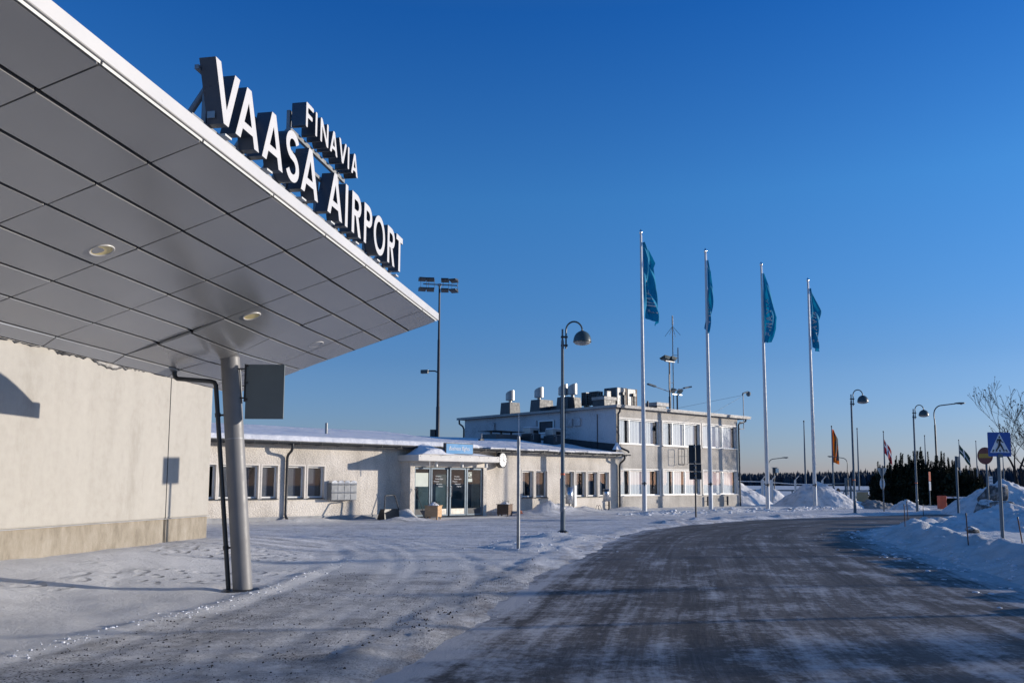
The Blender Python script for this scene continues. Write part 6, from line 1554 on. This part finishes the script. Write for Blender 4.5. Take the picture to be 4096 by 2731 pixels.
def crumbs():
    rs = random.Random(9); mb = MB()
    def put(x, y, s):
        z = gz0(x, y); a = rs.random() * 6; pts = []
        for k in range(5): pts.append((x + 1.3 * s * math.cos(a + k * 1.257) * rs.uniform(.7, 1.2), y + 1.3 * s * math.sin(a + k * 1.257) * rs.uniform(.7, 1.2), z - .01))
        top = (x + rs.uniform(-.3, .3) * s, y + rs.uniform(-.3, .3) * s, z + s * rs.uniform(.4, .8))
        mid = [(p[0] * .75 + top[0] * .25, p[1] * .75 + top[1] * .25, z + s * rs.uniform(.2, .45)) for p in pts]
        mb.add(pts + mid + [top], [(k, (k + 1) % 5, 5 + (k + 1) % 5, 5 + k) for k in range(5)] + [(5 + k, 5 + (k + 1) % 5, 10) for k in range(5)])
    spots = []
    for (poly, n, wd, s0, s1) in ((SNOWL[2:9], 260, .16, .008, .026), (ROADR[3:11], 420, .7, .015, .06), (ISLAND + ISLAND[:1], 260, .5, .01, .04), (ROADL[5:13], 60, .5, .008, .02)):
        p = np.array(poly)
        for _ in range(n):
            k = rs.randrange(len(p) - 1); t = rs.random(); q = p[k] * (1 - t) + p[k + 1] * t
            spots.append((q[0] + rs.gauss(0, wd), q[1] + rs.gauss(0, wd), s0 + (s1 - s0) * rs.random() ** 2.5))
    for _ in range(420):      # ploughed crumbs on the lawn edge before the office
        s = rs.uniform(1.5, 26); q = rs.gauss(4.2, .5); p = floc(s, -q); spots.append((p.x, p.y, .03 + .10 * rs.random() ** 2.5))
    hs = ground_h(np.array([(a, b) for a, b, _ in spots]))
    global gz0
    for (x, y, s), h in zip(spots, hs):
        gz0 = lambda a, b: max(float(h), -.01); put(x, y, s)
    o = mb.build('snow_crumbs', M['snow']); o['kind'] = 'stuff'; o['label'] = 'crumbs of ploughed snow scattered along the road edges'
def gravel():
    rs = random.Random(31); pts = []
    while len(pts) < 15000:
        y = 5.5 + 12.5 * rs.random() ** 1.3; x = rs.uniform(-5.2, 2.2); pts.append((x, y))
    P = np.array(pts); dl = dist_poly(P, SNOWL); sl = np.where(inside(P, SNOWL + [(-60, 24), (-60, -10)]), -dl, dl)
    drd = dist_poly(P, ROADPOLY, True); sd = np.where(inside(P, ROADPOLY), -drd, drd)
    dens = np.clip(.55 + 2.6 * fbm(P[:, 0] * .55, P[:, 1] * .4 + 50, 4), .05, 1.) * smooth(sl, -.1, .5) * smooth(sd, .05, .8) * (1 - .75 * smooth(P[:, 1], 10, 16))
    hs = ground_h(P); mb = MB()
    for (x, y), d, h in zip(pts, dens, hs):
        if rs.random() > d: continue
        r = .0035 + .0105 * rs.random() ** 2.4; a = rs.random() * 6; z = float(h)
        b = [(x + r * math.cos(a + k * PI / 2) * rs.uniform(.7, 1.3), y + r * math.sin(a + k * PI / 2) * rs.uniform(.7, 1.3), z + r * .25) for k in range(4)]
        mb.add(b + [(x, y, z + r * rs.uniform(.8, 1.3))] + [(p[0], p[1], z - .02) for p in b], [(0, 1, 4), (1, 2, 4), (2, 3, 4), (3, 0, 4), (5, 6, 1, 0), (6, 7, 2, 1), (7, 8, 3, 2), (8, 5, 0, 3)])
    o = mb.build('grit_stones', M['grit']); o['kind'] = 'stuff'; o['label'] = 'dark grit stones scattered over the packed snow'
crumbs(); gravel()
# ------------------------------------------------------------------ light, sky, camera
SAZ, SEL = R(80.5), R(8.0)
sd = Vector((math.sin(SAZ) * math.cos(SEL), math.cos(SAZ) * math.cos(SEL), math.sin(SEL)))
lt = bpy.data.lights.new('sun', 'SUN'); lt.energy = 4.3; lt.angle = R(.53); lt.color = (1., .91, .80)
lo = bpy.data.objects.new('sun', lt); COL.objects.link(lo); lo.rotation_euler = (-sd).to_track_quat('-Z', 'Y').to_euler(); lo.location = (30, 0, 30)
w = bpy.data.worlds.new('World'); scene.world = w; w.use_nodes = True; nt = w.node_tree
bg = nt.nodes['Background']
sky = nt.nodes.new('ShaderNodeTexSky'); sky.sky_type = 'NISHITA'; sky.sun_disc = False
sky.sun_elevation = SEL; sky.sun_rotation = SAZ; sky.altitude = 0; sky.air_density = 1.; sky.dust_density = .3; sky.ozone_density = 4.
# tint the sky by elevation; unseen zenith paled so its light on snow stays neutral
tc = nt.nodes.new('ShaderNodeTexCoord'); sx = nt.nodes.new('ShaderNodeSeparateXYZ'); LK(nt, tc.outputs['Generated'], sx.inputs[0])
cr = ramp(nt, sx.outputs[2], [(0., (.46, .45, .77)), (.05, (.49, .49, .73)), (.12, (.53, .57, .77)), (.20, (.44, .62, .84)), (.32, (.37, .70, .95)), (.50, (.14, .53, .95)), (.68, (.55, .70, .86)), (1., (.66, .76, .86))])
mu = nt.nodes.new('ShaderNodeMix'); mu.data_type = 'RGBA'; mu.blend_type = 'MULTIPLY'; mu.inputs[0].default_value = 1.
LK(nt, sky.outputs[0], mu.inputs[6]); LK(nt, cr, mu.inputs[7])
gain = nt.nodes.new('ShaderNodeMapRange'); gain.inputs['From Min'].default_value = 0.; gain.inputs['From Max'].default_value = .14; gain.inputs['To Min'].default_value = 1.6; gain.inputs['To Max'].default_value = 1.25
LK(nt, sx.outputs[2], gain.inputs['Value'])
sc_ = nt.nodes.new('ShaderNodeVectorMath'); sc_.operation = 'SCALE'; LK(nt, mu.outputs[2], sc_.inputs[0]); LK(nt, gain.outputs[0], sc_.inputs['Scale'])
LK(nt, sc_.outputs[0], bg.inputs['Color']); bg.inputs['Strength'].default_value = .15
cam = bpy.data.cameras.new('camera'); co = bpy.data.objects.new('camera', cam); COL.objects.link(co); scene.camera = co
PIT, ROLL = R(5.7), R(.25)
r_, f_, u_ = Vector((1, 0, 0)), Vector((0, math.cos(PIT), math.sin(PIT))), Vector((0, -math.sin(PIT), math.cos(PIT)))
rr, uu = r_ * math.cos(ROLL) + u_ * math.sin(ROLL), -r_ * math.sin(ROLL) + u_ * math.cos(ROLL)
co.matrix_world = Matrix(((rr.x, uu.x, -f_.x, 0), (rr.y, uu.y, -f_.y, 0), (rr.z, uu.z, -f_.z, H), (0, 0, 0, 1)))
cam.sensor_width = 36; cam.lens = 3400 / 4096 * 36; cam.shift_x = 0; cam.shift_y = (1926 - 3400 * math.tan(PIT) - 1365.5) / 4096
cam.clip_start = .1; cam.clip_end = 3000
vs_ = scene.view_settings; vs_.view_transform = 'Standard'; vs_.look = 'None'; vs_.exposure = .3; vs_.gamma = 1.
scene.cycles.max_bounces = 6; scene.cycles.transparent_max_bounces = 12
